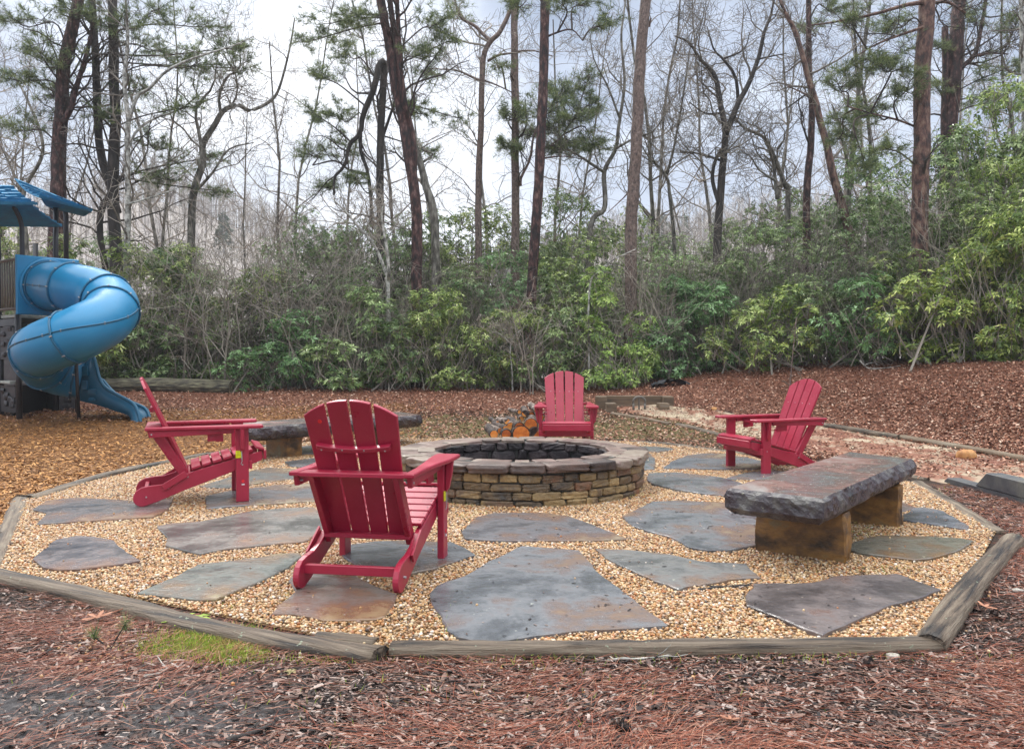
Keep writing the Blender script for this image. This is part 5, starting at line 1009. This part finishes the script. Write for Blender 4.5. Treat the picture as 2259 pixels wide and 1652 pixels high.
LOW = [mk('evergreen_shrub', 200+q, 2.0, 1.55, 6500, .10, .15) for q in range(3)]
MID = [mk('evergreen_shrub', 210+q, 2.3, 2.5, 11000, .105, .15) for q in range(4)]
TALL = [mk('evergreen_shrub', 220+q, 2.9, 4.3, 11500, .10, .17, nst=14) for q in range(4)]
SML = [mk('evergreen_shrub', 230+q, 3.0, 4.0, 14500, .065, .24, nst=14) for q in range(2)]   # fine leaved kind
USED = set()
def put(proto, px, Y, sc, tint, label, cat='shrub', grp='evergreen shrubs along the wood edge', dz=0.):
    sc = (sc[0], sc[1]*1.07) if (isinstance(sc, tuple) and Y > 20) else (sc*1.07 if (Y > 20 and not isinstance(sc, tuple)) else sc); o = proto if id(proto) not in USED else copy_tree(proto); USED.add(id(proto)); P = PD(float(px), 700., float(Y)); X = P[0]; o.location = (X, Y, float(terr(X, Y))-.03+dz)
    s = sc if not isinstance(sc, tuple) else sc[0]; o.scale = (s, s, sc[1] if isinstance(sc, tuple) else s); o.rotation_euler = (0, 0, (px*1.37) % 6.28)
    for ch in o.children: ch.color = (*tint, 1) if ch.name.startswith('foliage') else (1, 1, 1, 1)
    tag(o, label, cat, grp); return o
G_teal = (.80, 1.05, 1.05); G_mid = (1, 1, 1); G_br = (1.25, 1.2, .9); G_yel = (1.38, 1.28, .82); G_dk = (.80, .88, .85); G_grey = (1.15, 1.18, 1.15); G_olive = (1.2, 1.1, .88)
put(LOW[0], 585, 17.3, (.95, .7), G_teal, 'low teal green shrub at the right end of the fallen log')
put(LOW[1], 668, 17.3, 1.1, G_teal, 'rounded teal shrub above the left stone bench')
put(MID[0], 765, 17.6, (1.15, .95), G_grey, 'wide grey green shrub behind the nearest chair back')
put(LOW[2], 860, 17.4, (.95, 1.05), G_dk, 'dark green shrub just left of the twin stemmed pine base')
put(MID[1], 968, 17.4, (.80, .88), G_br, 'light yellow green shrub in front of the twin stemmed pine base')
put(LOW[0], 1060, 17.3, (.9, .95), G_br, 'small light green shrub between the bright shrub and the firewood')
put(MID[2], 1140, 17.6, (.82, .82), G_olive, 'olive shrub behind the firewood pile')
put(LOW[1], 1225, 17.4, 1.12, G_mid, 'green shrub directly behind the far chair backrest')
put(MID[3], 1325, 17.3, (1.0, 1.05), (1.3, 1.35, .9), 'glossy bright green shrub left of the limbless trunk')
put(LOW[2], 1372, 16.8, (.62, .62), (1.5, 1.6, 1.0), 'small bright leafy shrub drooping over the bank before the limbless trunk')
put(MID[0], 1462, 17.8, (.9, .95), G_teal, 'bluish green shrub right of the limbless trunk')
put(MID[1], 1555, 17.8, (.9, .8), G_teal, 'dull teal shrub above the black fabric scrap')
put(LOW[0], 1640, 17.0, (1.05, 1.05), G_br, 'light green shrub above the bank left of the red sapling')
put(LOW[1], 1725, 16.8, (1.05, 1.1), (1.35, 1.28, .85), 'yellowish shrub right behind the red sapling')
put(MID[2], 1820, 16.8, (.85, .8), G_mid, 'mid green shrub above the right chair backrest')
put(LOW[2], 1900, 16.2, (1.15, 1.25), G_teal, 'teal shrub left of the plated pine foot')
put(MID[3], 1990, 16.0, (.85, .9), G_olive, 'olive green shrub hiding the foot of the plated pine')
put(LOW[0], 2070, 15.3, (1.2, 1.3), G_yel, 'yellow green shrub on the bank crest right of the plated pine')
put(MID[0], 2155, 15.0, (.95, .98), (1.4, 1.3, .8), 'big yellow green shrub second from the right border')
put(MID[1], 2255, 14.4, (1.0, 1.1), G_yel, 'brightest yellow green shrub cut by the right border')
put(MID[2], 2370, 14.0, (1.1, 1.2), G_br, 'light green shrub just outside the right border', )
# middle rank
for q, (px, Y, pr, s, t, lb) in enumerate([
    (30, 18.6, TALL[0], (1., .72), G_mid, 'green shrub behind the playground railing'), (215, 18.2, MID[3], 1.4, G_olive, 'olive shrub behind the playground posts'), (330, 18.4, MID[0], (1.2, 1.3), G_dk, 'dark shrub right of the tube slide'),
    (300, 18.2, LOW[1], (1.2, 1.0), G_mid, 'low shrub between the slide chute and the fallen log'),
    (420, 18.8, TALL[1], (.85, .78), G_olive, 'sparse olive shrub above the fallen log'), (510, 18.9, TALL[2], (.75, .60), G_mid, 'mid green shrub below the gap where the hill shows'), (600, 18.8, MID[1], (1.1, 1.1), G_olive, 'olive shrub behind the diagonal dark stem'),
    (690, 18.9, TALL[3], (.9, .72), G_dk, 'dark shrub rising behind the rounded teal shrub'), (800, 18.9, TALL[0], (.95, .7), G_dk, 'dark thicket shrub behind the whitish forked stems'), (1000, 18.8, TALL[1], (.85, .68), G_mid, 'leafy shrub between the twin stemmed pine and the Y forked tree'),
    (1085, 18.8, TALL[2], (.85, .75), G_teal, 'teal tall shrub under the Y forked tree'), (1240, 18.9, TALL[3], (.85, .72), G_mid, 'shrub rising behind the far chair'), (1300, 19.0, TALL[0], (.9, .85), G_br, 'light green tall shrub left of the limbless trunk'),
    (1450, 19.0, SML[0], (.9, .82), (1.1, 1.2, 1.1), 'fine leaved grey green thicket right of the limbless trunk'), (1560, 19.0, TALL[1], (.9, .60), G_mid, 'shrub at the foot of the large forked oak'), (1670, 19.0, TALL[2], (.9, .75), G_grey, 'grey green shrub right of the large forked oak'),
    (1790, 18.4, TALL[3], (.9, .8), G_mid, 'shrub at the crossing of the two trunks right of the oak'), (1930, 17.4, TALL[0], (.9, .82), G_dk, 'dark shrub left of the plated pine trunk'), (2100, 16.4, TALL[1], (.9, .85), G_mid, 'tall green shrub right of the plated pine trunk'), (2230, 15.6, TALL[2], (.95, .95), G_br, 'tall light shrub near the right border')]):
    put(pr, px, Y, s, t, lb)
for q, (px, Y, pr, s, t, lb) in enumerate([
    (-40, 21, TALL[1], .95, G_olive, 'tall olive shrub at the left border'), (95, 21.5, TALL[2], .8, G_mid, 'tall shrub below the thick reddish pine'), (190, 20.6, TALL[0], .85, G_dk, 'shrub at the foot of the dark twin trunk'), (330, 20.8, SML[1], (.9, .92), G_olive, 'fine leaved olive shrub right of the pale spotted tree'),
    (400, 21.5, TALL[3], .85, G_mid, 'shrub at the foot of the crooked bare tree'), (490, 22, TALL[0], .5, G_mid, 'leafy top beside the open view of the hill'), (640, 21.0, SML[0], (.9, 1.), (.8, .9, .8), 'dark fine leaved thicket left of the whitish stems'), (720, 21.2, SML[1], (.95, 1.08), (.75, .85, .75), 'dense dark thicket under the snapped pine'),
    (800, 21., SML[0], (1., 1.1), (.8, .85, .75), 'brown green thicket behind the whitish forked stems'), (880, 21, TALL[3], (.9, .95), G_dk, 'dark shrub behind the twin stemmed pine'), (955, 21.2, TALL[1], 1., G_mid, 'tall shrub under the leaning dead trunk'), (1030, 21.2, TALL[2], 1.02, G_olive, 'tall olive shrub hiding the Y forked tree foot'),
    (1105, 21.2, TALL[0], (.95, 1.), G_br, 'tall yellow tinged shrub between the two central trunks'), (1190, 21.5, TALL[3], .98, G_mid, 'tall shrub behind the reddish central pine'), (1270, 21.2, TALL[2], (1., 1.1), G_mid, 'tallest shrub between the central pines and the limbless trunk'), (1350, 21.4, SML[1], (1., 1.1), G_br, 'fine leaved green thicket left of the limbless trunk'),
    (1440, 22, SML[0], (.9, .95), G_grey, 'greyish thicket behind the thin forked tree'), (1530, 22, TALL[0], (.9, .8), G_grey, 'grey green shrub left of the large oak foot'), (1625, 21.6, TALL[1], (.9, .85), G_mid, 'shrub behind the large forked oak'), (1715, 21.4, TALL[3], (.95, 1.05), G_mid, 'leafy tall shrub where the two arching stems rise'),
    (1800, 21.2, SML[1], (.9, .98), G_grey, 'grey green thicket behind the scarred leaner'), (1890, 20, TALL[2], (1., 1.15), G_dk, 'dark tall shrub right of the scarred leaner'), (1970, 19, TALL[0], (1., 1.18), G_mid, 'tall leafy shrub left of the plated pine, high above the bank'),
    (2090, 18.4, TALL[1], (1.05, 1.25), G_dk, 'dark holly like shrub below the thick dark pine'), (2170, 17.8, TALL[3], (1.05, 1.32), G_br, 'tall light green shrub high on the right'), (2260, 17., TALL[2], (1.05, 1.4), G_br, 'highest shrub at the right border'), (2350, 17, TALL[0], (1.1, 1.4), G_mid, 'tall shrub beyond the right border')]):
    put(pr, px, Y, s, t, lb)
# leafless brush
def brush_proto(seed, h, n):
    rg = np.random.RandomState(seed); wm = MB()
    for q in range(n):
        b = [rg.normal()*.5, rg.normal()*.35, -.05]; branchy(wm, wm, b, [rg.normal()*.22, rg.normal()*.2, 1], h*rg.uniform(.5, 1.1), rg.uniform(.007, .016), 0, rg, .12, .05, (6, 4), .003)
    o = wm.build('leafless_shrub', M['twig']); return o
BR = [brush_proto(300+q, 2.8, 11) for q in range(4)]
BP = [(345, 18.5), (400, 18.3), (470, 18.6), (545, 18.4), (610, 17.8), (655, 18.4), (705, 18.1), (760, 18.3), (820, 18.0), (890, 18.6), (1010, 18.3), (1090, 18.1), (1160, 17.1), (1260, 18.4), (1430, 18.0), (1500, 18.3), (1590, 18.2), (1680, 18.), (1760, 17.7), (1870, 17.3), (1930, 16.7), (2140, 16.2), (2190, 15.2), (2300, 15.), (120, 18.), (240, 17.8), (700, 20.2), (930, 20.), (1045, 20.3), (1200, 20.4), (1350, 20.2), (1415, 20.4), (1480, 20.6), (1560, 20.4), (1640, 20.2), (1700, 19.7), (1830, 19.4), (290, 18.5), (1375, 18.5), (2040, 16.6)]
BX = [b[0] for b in BP]
for q, (px, Y) in enumerate(BP):
    o = BR[q] if q < 4 else BR[q % 4].copy()
    if q >= 4: COL.objects.link(o)
    P = PD(float(px), 700., float(Y)); o.location = (P[0], Y, float(terr(P[0], Y))); o.rotation_euler = (0, 0, q*1.7); s = (.8+.4*((q*37) % 10)/10)*(1.35 if 300 < px < 760 else 1); o.scale = (s, s, s)
    tag(o, gaplab(q, BX, 'leafless brush'), 'shrub', 'leafless brush in the thicket')
# ================================================================= FAR WOOD ON THE HILL
def far_wood():
    rg = np.random.RandomState(9); n = 5200; X = rg.uniform(-130, 130, n); Y = 48+rg.uniform(0, 1, n)**.8*130
    from mathutils.bvhtree import BVHTree
    # height of the hill as in the ground sheet
    ridge = 21*np.exp(-((X+62)/30)**2)+10*np.exp(-((X-10)/60)**2)+15*np.exp(-((X-95)/55)**2)+14*np.exp(-((X+130)/40)**2)+2.5
    Z = terr(X, Y)+SM((Y-60)/85)*(ridge+5+1.3*sines(np.stack([X, Y], -1), 9, .05))
    B = np.stack([X, Y, Z], 1); h = rg.uniform(4.5, 8, n); k = 26
    C = np.repeat(B, k, 0); hh = np.repeat(h, k); f = rg.uniform(.25, 1, n*k); a = rg.uniform(0, 6.28, n*k); el = rg.uniform(.2, 1.3, n*k)
    S = C+np.stack([0*f, 0*f, hh*f], 1); D = np.stack([np.cos(a), np.sin(a), el], 1); Ln = hh*rg.uniform(.12, .3, n*k)
    E = S+D*Ln[:, None]; sd = np.stack([-np.sin(a), np.cos(a), 0*a], 1)*.05
    mb = MB(); V = np.stack([S-sd, S+sd, E], 1).reshape(-1, 3); i = np.arange(n*k)*3; mb.add(V, np.stack([i, i+1, i+2], 1), np.repeat(np.repeat(rg.uniform(0, 1, n), k), 3))
    w = .09; V = np.stack([B+[-w, 0, -1], B+[w, 0, -1], B+np.stack([0*h+w*.3, 0*h, h], 1), B+np.stack([0*h-w*.3, 0*h, h], 1)], 1).reshape(-1, 3); i = np.arange(n)*4; mb.add(V, np.stack([i, i+1, i+2, i+3], 1), np.repeat(rg.uniform(0, 1, n), 4))
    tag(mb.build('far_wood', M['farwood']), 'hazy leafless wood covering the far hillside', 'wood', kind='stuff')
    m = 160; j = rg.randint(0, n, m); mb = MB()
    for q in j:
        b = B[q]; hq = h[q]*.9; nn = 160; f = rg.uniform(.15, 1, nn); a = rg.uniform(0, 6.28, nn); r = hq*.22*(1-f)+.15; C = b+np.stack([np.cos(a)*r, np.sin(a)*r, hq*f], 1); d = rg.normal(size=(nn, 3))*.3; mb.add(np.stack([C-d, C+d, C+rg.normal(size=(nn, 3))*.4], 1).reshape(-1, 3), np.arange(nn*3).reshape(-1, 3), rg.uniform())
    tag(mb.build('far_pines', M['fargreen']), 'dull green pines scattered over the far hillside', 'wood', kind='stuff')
far_wood()
# ================================================================= LITTER, GRAVEL, GRASS
def rotm(yaw, tilt, az):
    cy, sy = np.cos(yaw), np.sin(yaw); n = len(yaw); Rz = np.zeros((n, 3, 3)); Rz[:, 0, 0] = cy; Rz[:, 0, 1] = -sy; Rz[:, 1, 0] = sy; Rz[:, 1, 1] = cy; Rz[:, 2, 2] = 1
    k = np.stack([np.cos(az), np.sin(az), 0*az], 1); c, s = np.cos(tilt), np.sin(tilt); K = np.zeros((n, 3, 3)); K[:, 0, 2] = k[:, 1]; K[:, 1, 2] = -k[:, 0]; K[:, 2, 0] = -k[:, 1]; K[:, 2, 1] = k[:, 0]
    Rt = np.eye(3)[None]+s[:, None, None]*K+(1-c)[:, None, None]*(K@K); return Rt@Rz
def scatter(name, TV, TF, P, S, mt, seed, tilt=.25, label=None, cat=None, smooth=False, yaw=None, rnd=None):
    rg = np.random.RandomState(seed); n = len(P); S = np.asarray(S); 
    if S.ndim == 1: S = np.repeat(S[:, None], 3, 1)
    Rm = rotm(rg.uniform(0, 6.28, n) if yaw is None else yaw, rg.normal(0, tilt, n), rg.uniform(0, 6.28, n))
    V = np.einsum('nij,nkj->nki', Rm, TV[None]*S[:, None])+P[:, None]; k = len(TV)
    mb = MB(); mb.add(V.reshape(-1, 3), [(f[None]+(np.arange(n)*k)[:, None, None]).reshape(-1, f.shape[1]) for f in TF], np.repeat(rg.uniform(0, 1, n) if rnd is None else rnd, k))
    o = mb.build(name, M[mt], smooth=smooth)
    return tag(o, label, cat, kind='stuff')
def slabmask(P):
    m = np.zeros(len(P), bool)
    for s in SLABS:
        c = s.mean(0); r = np.linalg.norm(s-c, axis=1).max(); k = np.where(np.linalg.norm(P[:, :2]-c, axis=1) < r)[0]
        if len(k): m[k[inpoly(P[k, :2], (s-c)*.985+c)]] = True
    return m
# icosahedron pebble
ph = (1+5**.5)/2; IV = np.array([(-1, ph, 0), (1, ph, 0), (-1, -ph, 0), (1, -ph, 0), (0, -1, ph), (0, 1, ph), (0, -1, -ph), (0, 1, -ph), (ph, 0, -1), (ph, 0, 1), (-ph, 0, -1), (-ph, 0, 1)])/1.902
IF = np.array([(0, 11, 5), (0, 5, 1), (0, 1, 7), (0, 7, 10), (0, 10, 11), (1, 5, 9), (5, 11, 4), (11, 10, 2), (10, 7, 6), (7, 1, 8), (3, 9, 4), (3, 4, 2), (3, 2, 6), (3, 6, 8), (3, 8, 9), (4, 9, 5), (2, 4, 11), (6, 2, 10), (8, 6, 7), (9, 8, 1)])
def gravel():
    rg = np.random.RandomState(1); st = .0130; xs = np.arange(-4.1, 3.8, st); ys = np.arange(3.2, 11.3, st); X, Y = np.meshgrid(xs, ys); P = np.stack([X.ravel(), Y.ravel()], 1)
    far = P[:, 1]; keep = rg.uniform(size=len(P)) < np.clip(1.15-(far-4.5)*.13, .32, 1); P = P[keep]
    P += rg.uniform(-.008, .008, P.shape); P = P[inpoly(P, GV)]; P = P[np.linalg.norm(P-PC, axis=1) > RO-.04]; P = P[~slabmask(P)]
    n = len(P); s = rg.uniform(.0045, .0102, n)*(1+.035*np.clip(P[:, 1]-5, 0, 6)); S = np.stack([s*rg.uniform(.9, 1.35, n), s*rg.uniform(.8, 1.05, n), s*rg.uniform(.55, .85, n)], 1)
    z = .010+rg.uniform(-.003, .006, n)+.010*np.clip(sines(P*1.0, 12, 2.2), -1, 1)*.5
    scatter('gravel', IV, [IF], np.c_[P, z], S, 'pebble', 2, .5, 'tan and white pea gravel between the flagstones', 'gravel', smooth=True)
    # pebbles strayed on slabs and outside
    q = []
    for s_ in SLABS:
        c = s_.mean(0)
        for _ in range(3): q.append([*(c+(s_[rg.randint(len(s_))]-c)*rg.uniform(.1, .95)), .03])
    for _ in range(420):
        i = rg.randint(len(GV)); a, b = GV[i], GV[(i+1) % len(GV)]; p = a+(b-a)*rg.uniform(); d = unit(p-np.array([0, 7.])); q.append([*(p+d*abs(rg.normal(0, .45))), .012])
    for _ in range(150): p = hit(rg.normal(240, 60), rg.normal(1420, 30))[0]; q.append([p[0], p[1], p[2]+.008])
    q = np.array(q); n = len(q); q[:, 2] += terr(q[:, 0], q[:, 1])*(q[:, 2] < .02); scatter('stray_gravel', IV, [IF], q, rg.uniform(.0045, .0085, n), 'pebble', 3, .5, 'loose pebbles strayed onto flagstones and mulch', 'gravel', smooth=True)
gravel()
def debris():
    rg = np.random.RandomState(8); P = np.stack([rg.uniform(-4, 3.7, 5200), rg.uniform(3.3, 10.8, 5200)], 1); P = P[inpoly(P, GV)]; P = P[np.linalg.norm(P-PC, axis=1) > RO+.02]
    cl = sines(P, 61, 1.4); P = P[rg.uniform(size=len(P)) < np.clip(.25+cl*.8, .05, 1)]; n = len(P); z = np.where(slabmask(P), .0305, .021); s = rg.uniform(.006, .018, n)
    scatter('gravel_debris', LT0, LF0, np.c_[P, z], np.stack([s, s*.6, s*.5], 1), 'chip_dark', 9, .3, 'bits of dark leaf and bark lying on the gravel and flagstones', 'leaf litter')
def pixregion(n, x0, x1, y0, y1, seed, pw=1.):
    rg = np.random.RandomState(seed); x = rg.uniform(x0, x1, n); y = y0+(y1-y0)*rg.uniform(0, 1, n)**pw; P = hit(x, y); P = P[~np.isnan(P[:, 0])]; return P
def outside(P, mrg=0.):
    c = np.array([-.3, 7.]); return P[~inpoly(P[:, :2], c+(GV-c)*(1.015+mrg))]
LT0 = np.array([(-1, 0, 0), (-.3, -.5, .18), (.5, -.42, .22), (1, 0, .05), (.5, .42, .25), (-.3, .5, .2), (0, 0, 0)]); LF0 = [np.array([(0, 1, 6), (1, 2, 6), (2, 3, 6), (3, 4, 6), (4, 5, 6), (5, 0, 6)])]
debris()
# chip template: thin bent sliver
CT = np.array([(-1, -.32, 0), (-.2, -.42, .12), (.9, -.25, 0), (1, .2, .02), (.1, .42, .16), (-.9, .3, .03), (-1, -.3, -.14), (.9, -.25, -.14)]); CF = [np.array([(0, 1, 4, 5), (1, 2, 3, 4), (0, 6, 7, 2)])]
LT = np.array([(-1, 0, 0), (-.3, -.5, .18), (.5, -.42, .22), (1, 0, .05), (.5, .42, .25), (-.3, .5, .2), (0, 0, 0)]); LF = [np.array([(0, 1, 6), (1, 2, 6), (2, 3, 6), (3, 4, 6), (4, 5, 6), (5, 0, 6)])]
NT = np.array([(-1, -.006, 0), (-1, .006, 0), (-.3, .006, .03), (-.3, -.006, .03), (.35, .007, .03), (.35, -.007, .03), (1, .003, 0), (1, -.003, 0)]); NF = [np.array([(0, 3, 2, 1), (3, 5, 4, 2), (5, 7, 6, 4)])]
def aniso(P, f, sd): return sines(np.stack([P[:, 0]*.8-P[:, 1]*.25, P[:, 1]*1.6+P[:, 0]*.5], 1), sd, f)
rg = np.random.RandomState(4)
# foreground mulch
P = outside(pixregion(85000, -350, 2650, 1250, 1760, 10, .9)); P = P[(P[:, 1] < 5.5)]; n = len(P)
P[:, 2] += rg.uniform(.002, .016, n)
bare = aniso(P, 1.1, 41) < -.45
gz = SM((-P[:, 0]-.5-.25*sines(P[:, :2], 71, 2.5))/.5)*SM((3.15-P[:, 1]+.12*sines(P[:, :2], 72, 3.))/.35)
keep = ~((rg.uniform(size=n) < .72*gz)|(bare & (P[:, 0] < -.7) & (rg.uniform(size=n) < .5))); P = P[keep]; n = len(P)
s = rg.uniform(.005, .015, n)*(1+.9*(rg.uniform(size=n) > .93)); scatter('bark_mulch', CT, CF, P, np.stack([s, s*rg.uniform(.5, .9, n), s*.7], 1), 'chip_dark', 11, .3, 'wet dark bark mulch chips in the foreground', 'mulch')
# right hand mulch and needle bed beyond the log
P = outside(pixregion(34000, 1950, 2600, 1075, 1420, 12)); P = P[(P[:, 1] < 8.3)&(P[:, 1] > 3.9+.9*np.random.RandomState(3).uniform(size=len(P)))]; P = P[~inpoly(P[:, :2], PATHP)]; n = len(P); P[:, 2] += rg.uniform(.002, .014, n); s = rg.uniform(.012, .03, n)
s *= .75; scatter('side_mulch', CT, CF, P, np.stack([s, s*.7, s*.7], 1), 'chip_dark', 13, .3, 'reddish mulch between the right log and the sandy path', 'mulch')
# needles in drifts
P = outside(pixregion(64000, -350, 2650, 1240, 1760, 14, .9)); d = aniso(P, 1.2, 42)+.5*sines(P[:, :2], 43, 3); w = np.where(P[:, 0] < -.5, 1.2*np.clip(.38+d*1.3, .04, 1.), .85*np.clip(.52+d*.6, .15, 1.)); gz = SM((-P[:, 0]-.5-.25*sines(P[:, :2], 71, 2.5))/.5)*SM((3.15-P[:, 1]+.12*sines(P[:, :2], 72, 3.))/.35); w = w*(1-.8*gz*(d < .45)); P = P[rg.uniform(size=len(P)) < w]; n = len(P); P[:, 2] += rg.uniform(.012, .026, n)
yaw = .35+rg.normal(0, .55, n)+1.2*sines(P[:, :2], 44, 1.); s = rg.uniform(.03, .06, n); scatter('needle_drifts', NT, NF, P, np.stack([s, s*2.0, s], 1), 'pneedle', 15, .12, 'rust coloured pine needles lying in drifts on the mulch', 'pine needles', yaw=yaw)
P = outside(pixregion(20000, 1900, 2600, 1080, 1440, 16)); P = P[(P[:, 1] < 8.6)&(P[:, 1] > 3.6+1.6*np.random.RandomState(4).uniform(size=len(P))**.7)]; n = len(P); P[:, 2] += rg.uniform(.012, .026, n); s = rg.uniform(.04, .07, n); scatter('side_needles', NT, NF, P, np.stack([s, s*2.4, s], 1), 'pneedle', 17, .12, 'red pine needles covering the ground right of the gravel', 'pine needles')
# tan wood chips around the playground
P = outside(pixregion(90000, -350, 1050, 872, 1290, 18, .8), .0); w = SM((-P[:, 0]-.7)/1.6)*SM((15.4-P[:, 1]+.2*(P[:, 0]+6))/1.5)*SM((P[:, 1]-3.9+.0*P[:, 0]-(-P[:, 0]-3)*.2)/1.); P = P[rg.uniform(size=len(P)) < w]; n = len(P); P[:, 2] += rg.uniform(.002, .02, n); s = rg.uniform(.013, .032, n)
scatter('wood_chips', CT, CF, P, np.stack([s, s*rg.uniform(.45, .8, n), s*.8], 1), 'chip_tan', 19, .35, 'tan wood chips spread around the playground', 'wood chips')
# leaf litter: back strip, bank
P = outside(pixregion(190000, -400, 2700, 790, 1060, 20, .8), .02); w = np.clip(SM((P[:, 1]-12.6)/2.5)+SM((P[:, 0]-2.6)/1.)*SM((P[:, 1]-7)/2), 0, 1); P = P[rg.uniform(size=len(P)) < w]
onpath = inpoly(P[:, :2], PATHP); P = P[~(onpath&(rg.uniform(size=len(P)) < .62))]; n = len(P)
P[:, 2] += rg.uniform(.004, .03, n); s = rg.uniform(.010, .030, n); scatter('leaf_litter', LT, LF, P, np.stack([s, s*rg.uniform(.7, 1.1, n), s*rg.uniform(.5, 1.3, n)], 1), 'litter', 21, .5, 'brown fallen leaves on the bank and along the wood edge', 'leaf litter')
# mixed dry grass, pale chips and pebbles in the middle strip
P = outside(pixregion(26000, 560, 1800, 893, 1010, 22), .0); P = P[(P[:, 1] < 14.5)&(P[:, 0] < 3.4)&(P[:, 0] > -3.2)]; n = len(P); P[:, 2] += rg.uniform(.0, .012, n); s = rg.uniform(.012, .03, n)
scatter('mixed_litter', LT, LF, P, np.stack([s, s, s], 1), 'litter', 23, .4, 'small leaves and bark bits on the thin grass behind the fire pit', 'leaf litter')
BT_ = np.array([(-.06, 0, 0), (.06, 0, 0), (.03, .22, .6), (-.03, .22, .6), (0, .5, 1)]); BF_ = [np.array([(0, 1, 2, 3)]), np.array([(3, 2, 4)])]
P = outside(pixregion(30000, 560, 1800, 893, 1010, 24), .0); P = P[(P[:, 1] < 14.2)&(P[:, 0] < 3.4)&(P[:, 0] > -3.2)&(sines(P[:, :2], 50, 1.6) > -.15)]; n = len(P); s = rg.uniform(.02, .05, n)
scatter('thin_grass', BT_, BF_, P, s, 'drygrass', 25, .5, 'thin dry grass in the strip behind the fire pit', 'grass')
def grasspatch(spec, name, label, mt, seed, hs=(.012, .035)):
    rg = np.random.RandomState(seed); Q = []
    for (x, y, sx, sy, n) in spec: Q.append(hit(rg.normal(x, sx, n), rg.normal(y, sy, n)))
    Q = np.concatenate(Q); Q = Q[~np.isnan(Q[:, 0])]; n = len(Q); Q[:, 2] += .006; scatter(name, BT_, BF_, Q, rg.uniform(*hs, n), mt, seed, .5, label, 'grass')
grasspatch([(470, 1410, 55, 12, 4200), (520, 1445, 40, 12, 1800), (430, 1430, 45, 14, 2200), (545, 1412, 25, 8, 1600), (350, 1435, 30, 12, 500)], 'moss_patch', 'bright yellow green moss patch outside the front left log', 'grassb', 31, (.012, .028))
grasspatch([(990, 1370, 12, 22, 180), (640, 1330, 10, 12, 90), (500, 1330, 14, 8, 60), (760, 1370, 16, 4, 70), (1610, 1212, 10, 2, 60), (1900, 1180, 40, 12, 500), (1850, 1160, 20, 8, 200), (1980, 1150, 16, 8, 120), (640, 1250, 12, 8, 40), (1100, 1116, 60, 2, 200), (1400, 1095, 20, 3, 80), (340, 1040, 20, 4, 60), (1040, 1140, 20, 6, 80), (1950, 1260, 60, 8, 80), (2080, 1090, 20, 14, 60), (1450, 1455, 500, 8, 420), (1180, 1455, 60, 14, 120), (700, 1460, 40, 8, 120), (1000, 1520, 400, 60, 260)], 'grass_tufts', 'small green grass tufts in the gravel and along the logs', 'grassb', 32, (.012, .03))

# ================================================================= HAZE
def haze():
    mb = MB(); V = np.array([(x, y, z) for x in (-262, 262) for y in (-62, 332) for z in (-12, 45)], float)
    mb.add(V, np.array([(0, 1, 3, 2), (4, 6, 7, 5), (0, 4, 5, 1), (2, 3, 7, 6), (0, 2, 6, 4), (1, 5, 7, 3)]))
    m = bpy.data.materials.new('haze'); m.use_nodes = True; n = m.node_tree.nodes; n.clear()
    v = n.new('ShaderNodeVolumePrincipled'); v.inputs['Density'].default_value = .0010; v.inputs['Color'].default_value = (.92, .95, 1, 1); v.inputs['Anisotropy'].default_value = .2
    o = n.new('ShaderNodeOutputMaterial'); m.node_tree.links.new(v.outputs[0], o.inputs['Volume'])
    tag(mb.build('haze', m), 'thin damp haze over the valley', 'haze', kind='stuff')
haze()
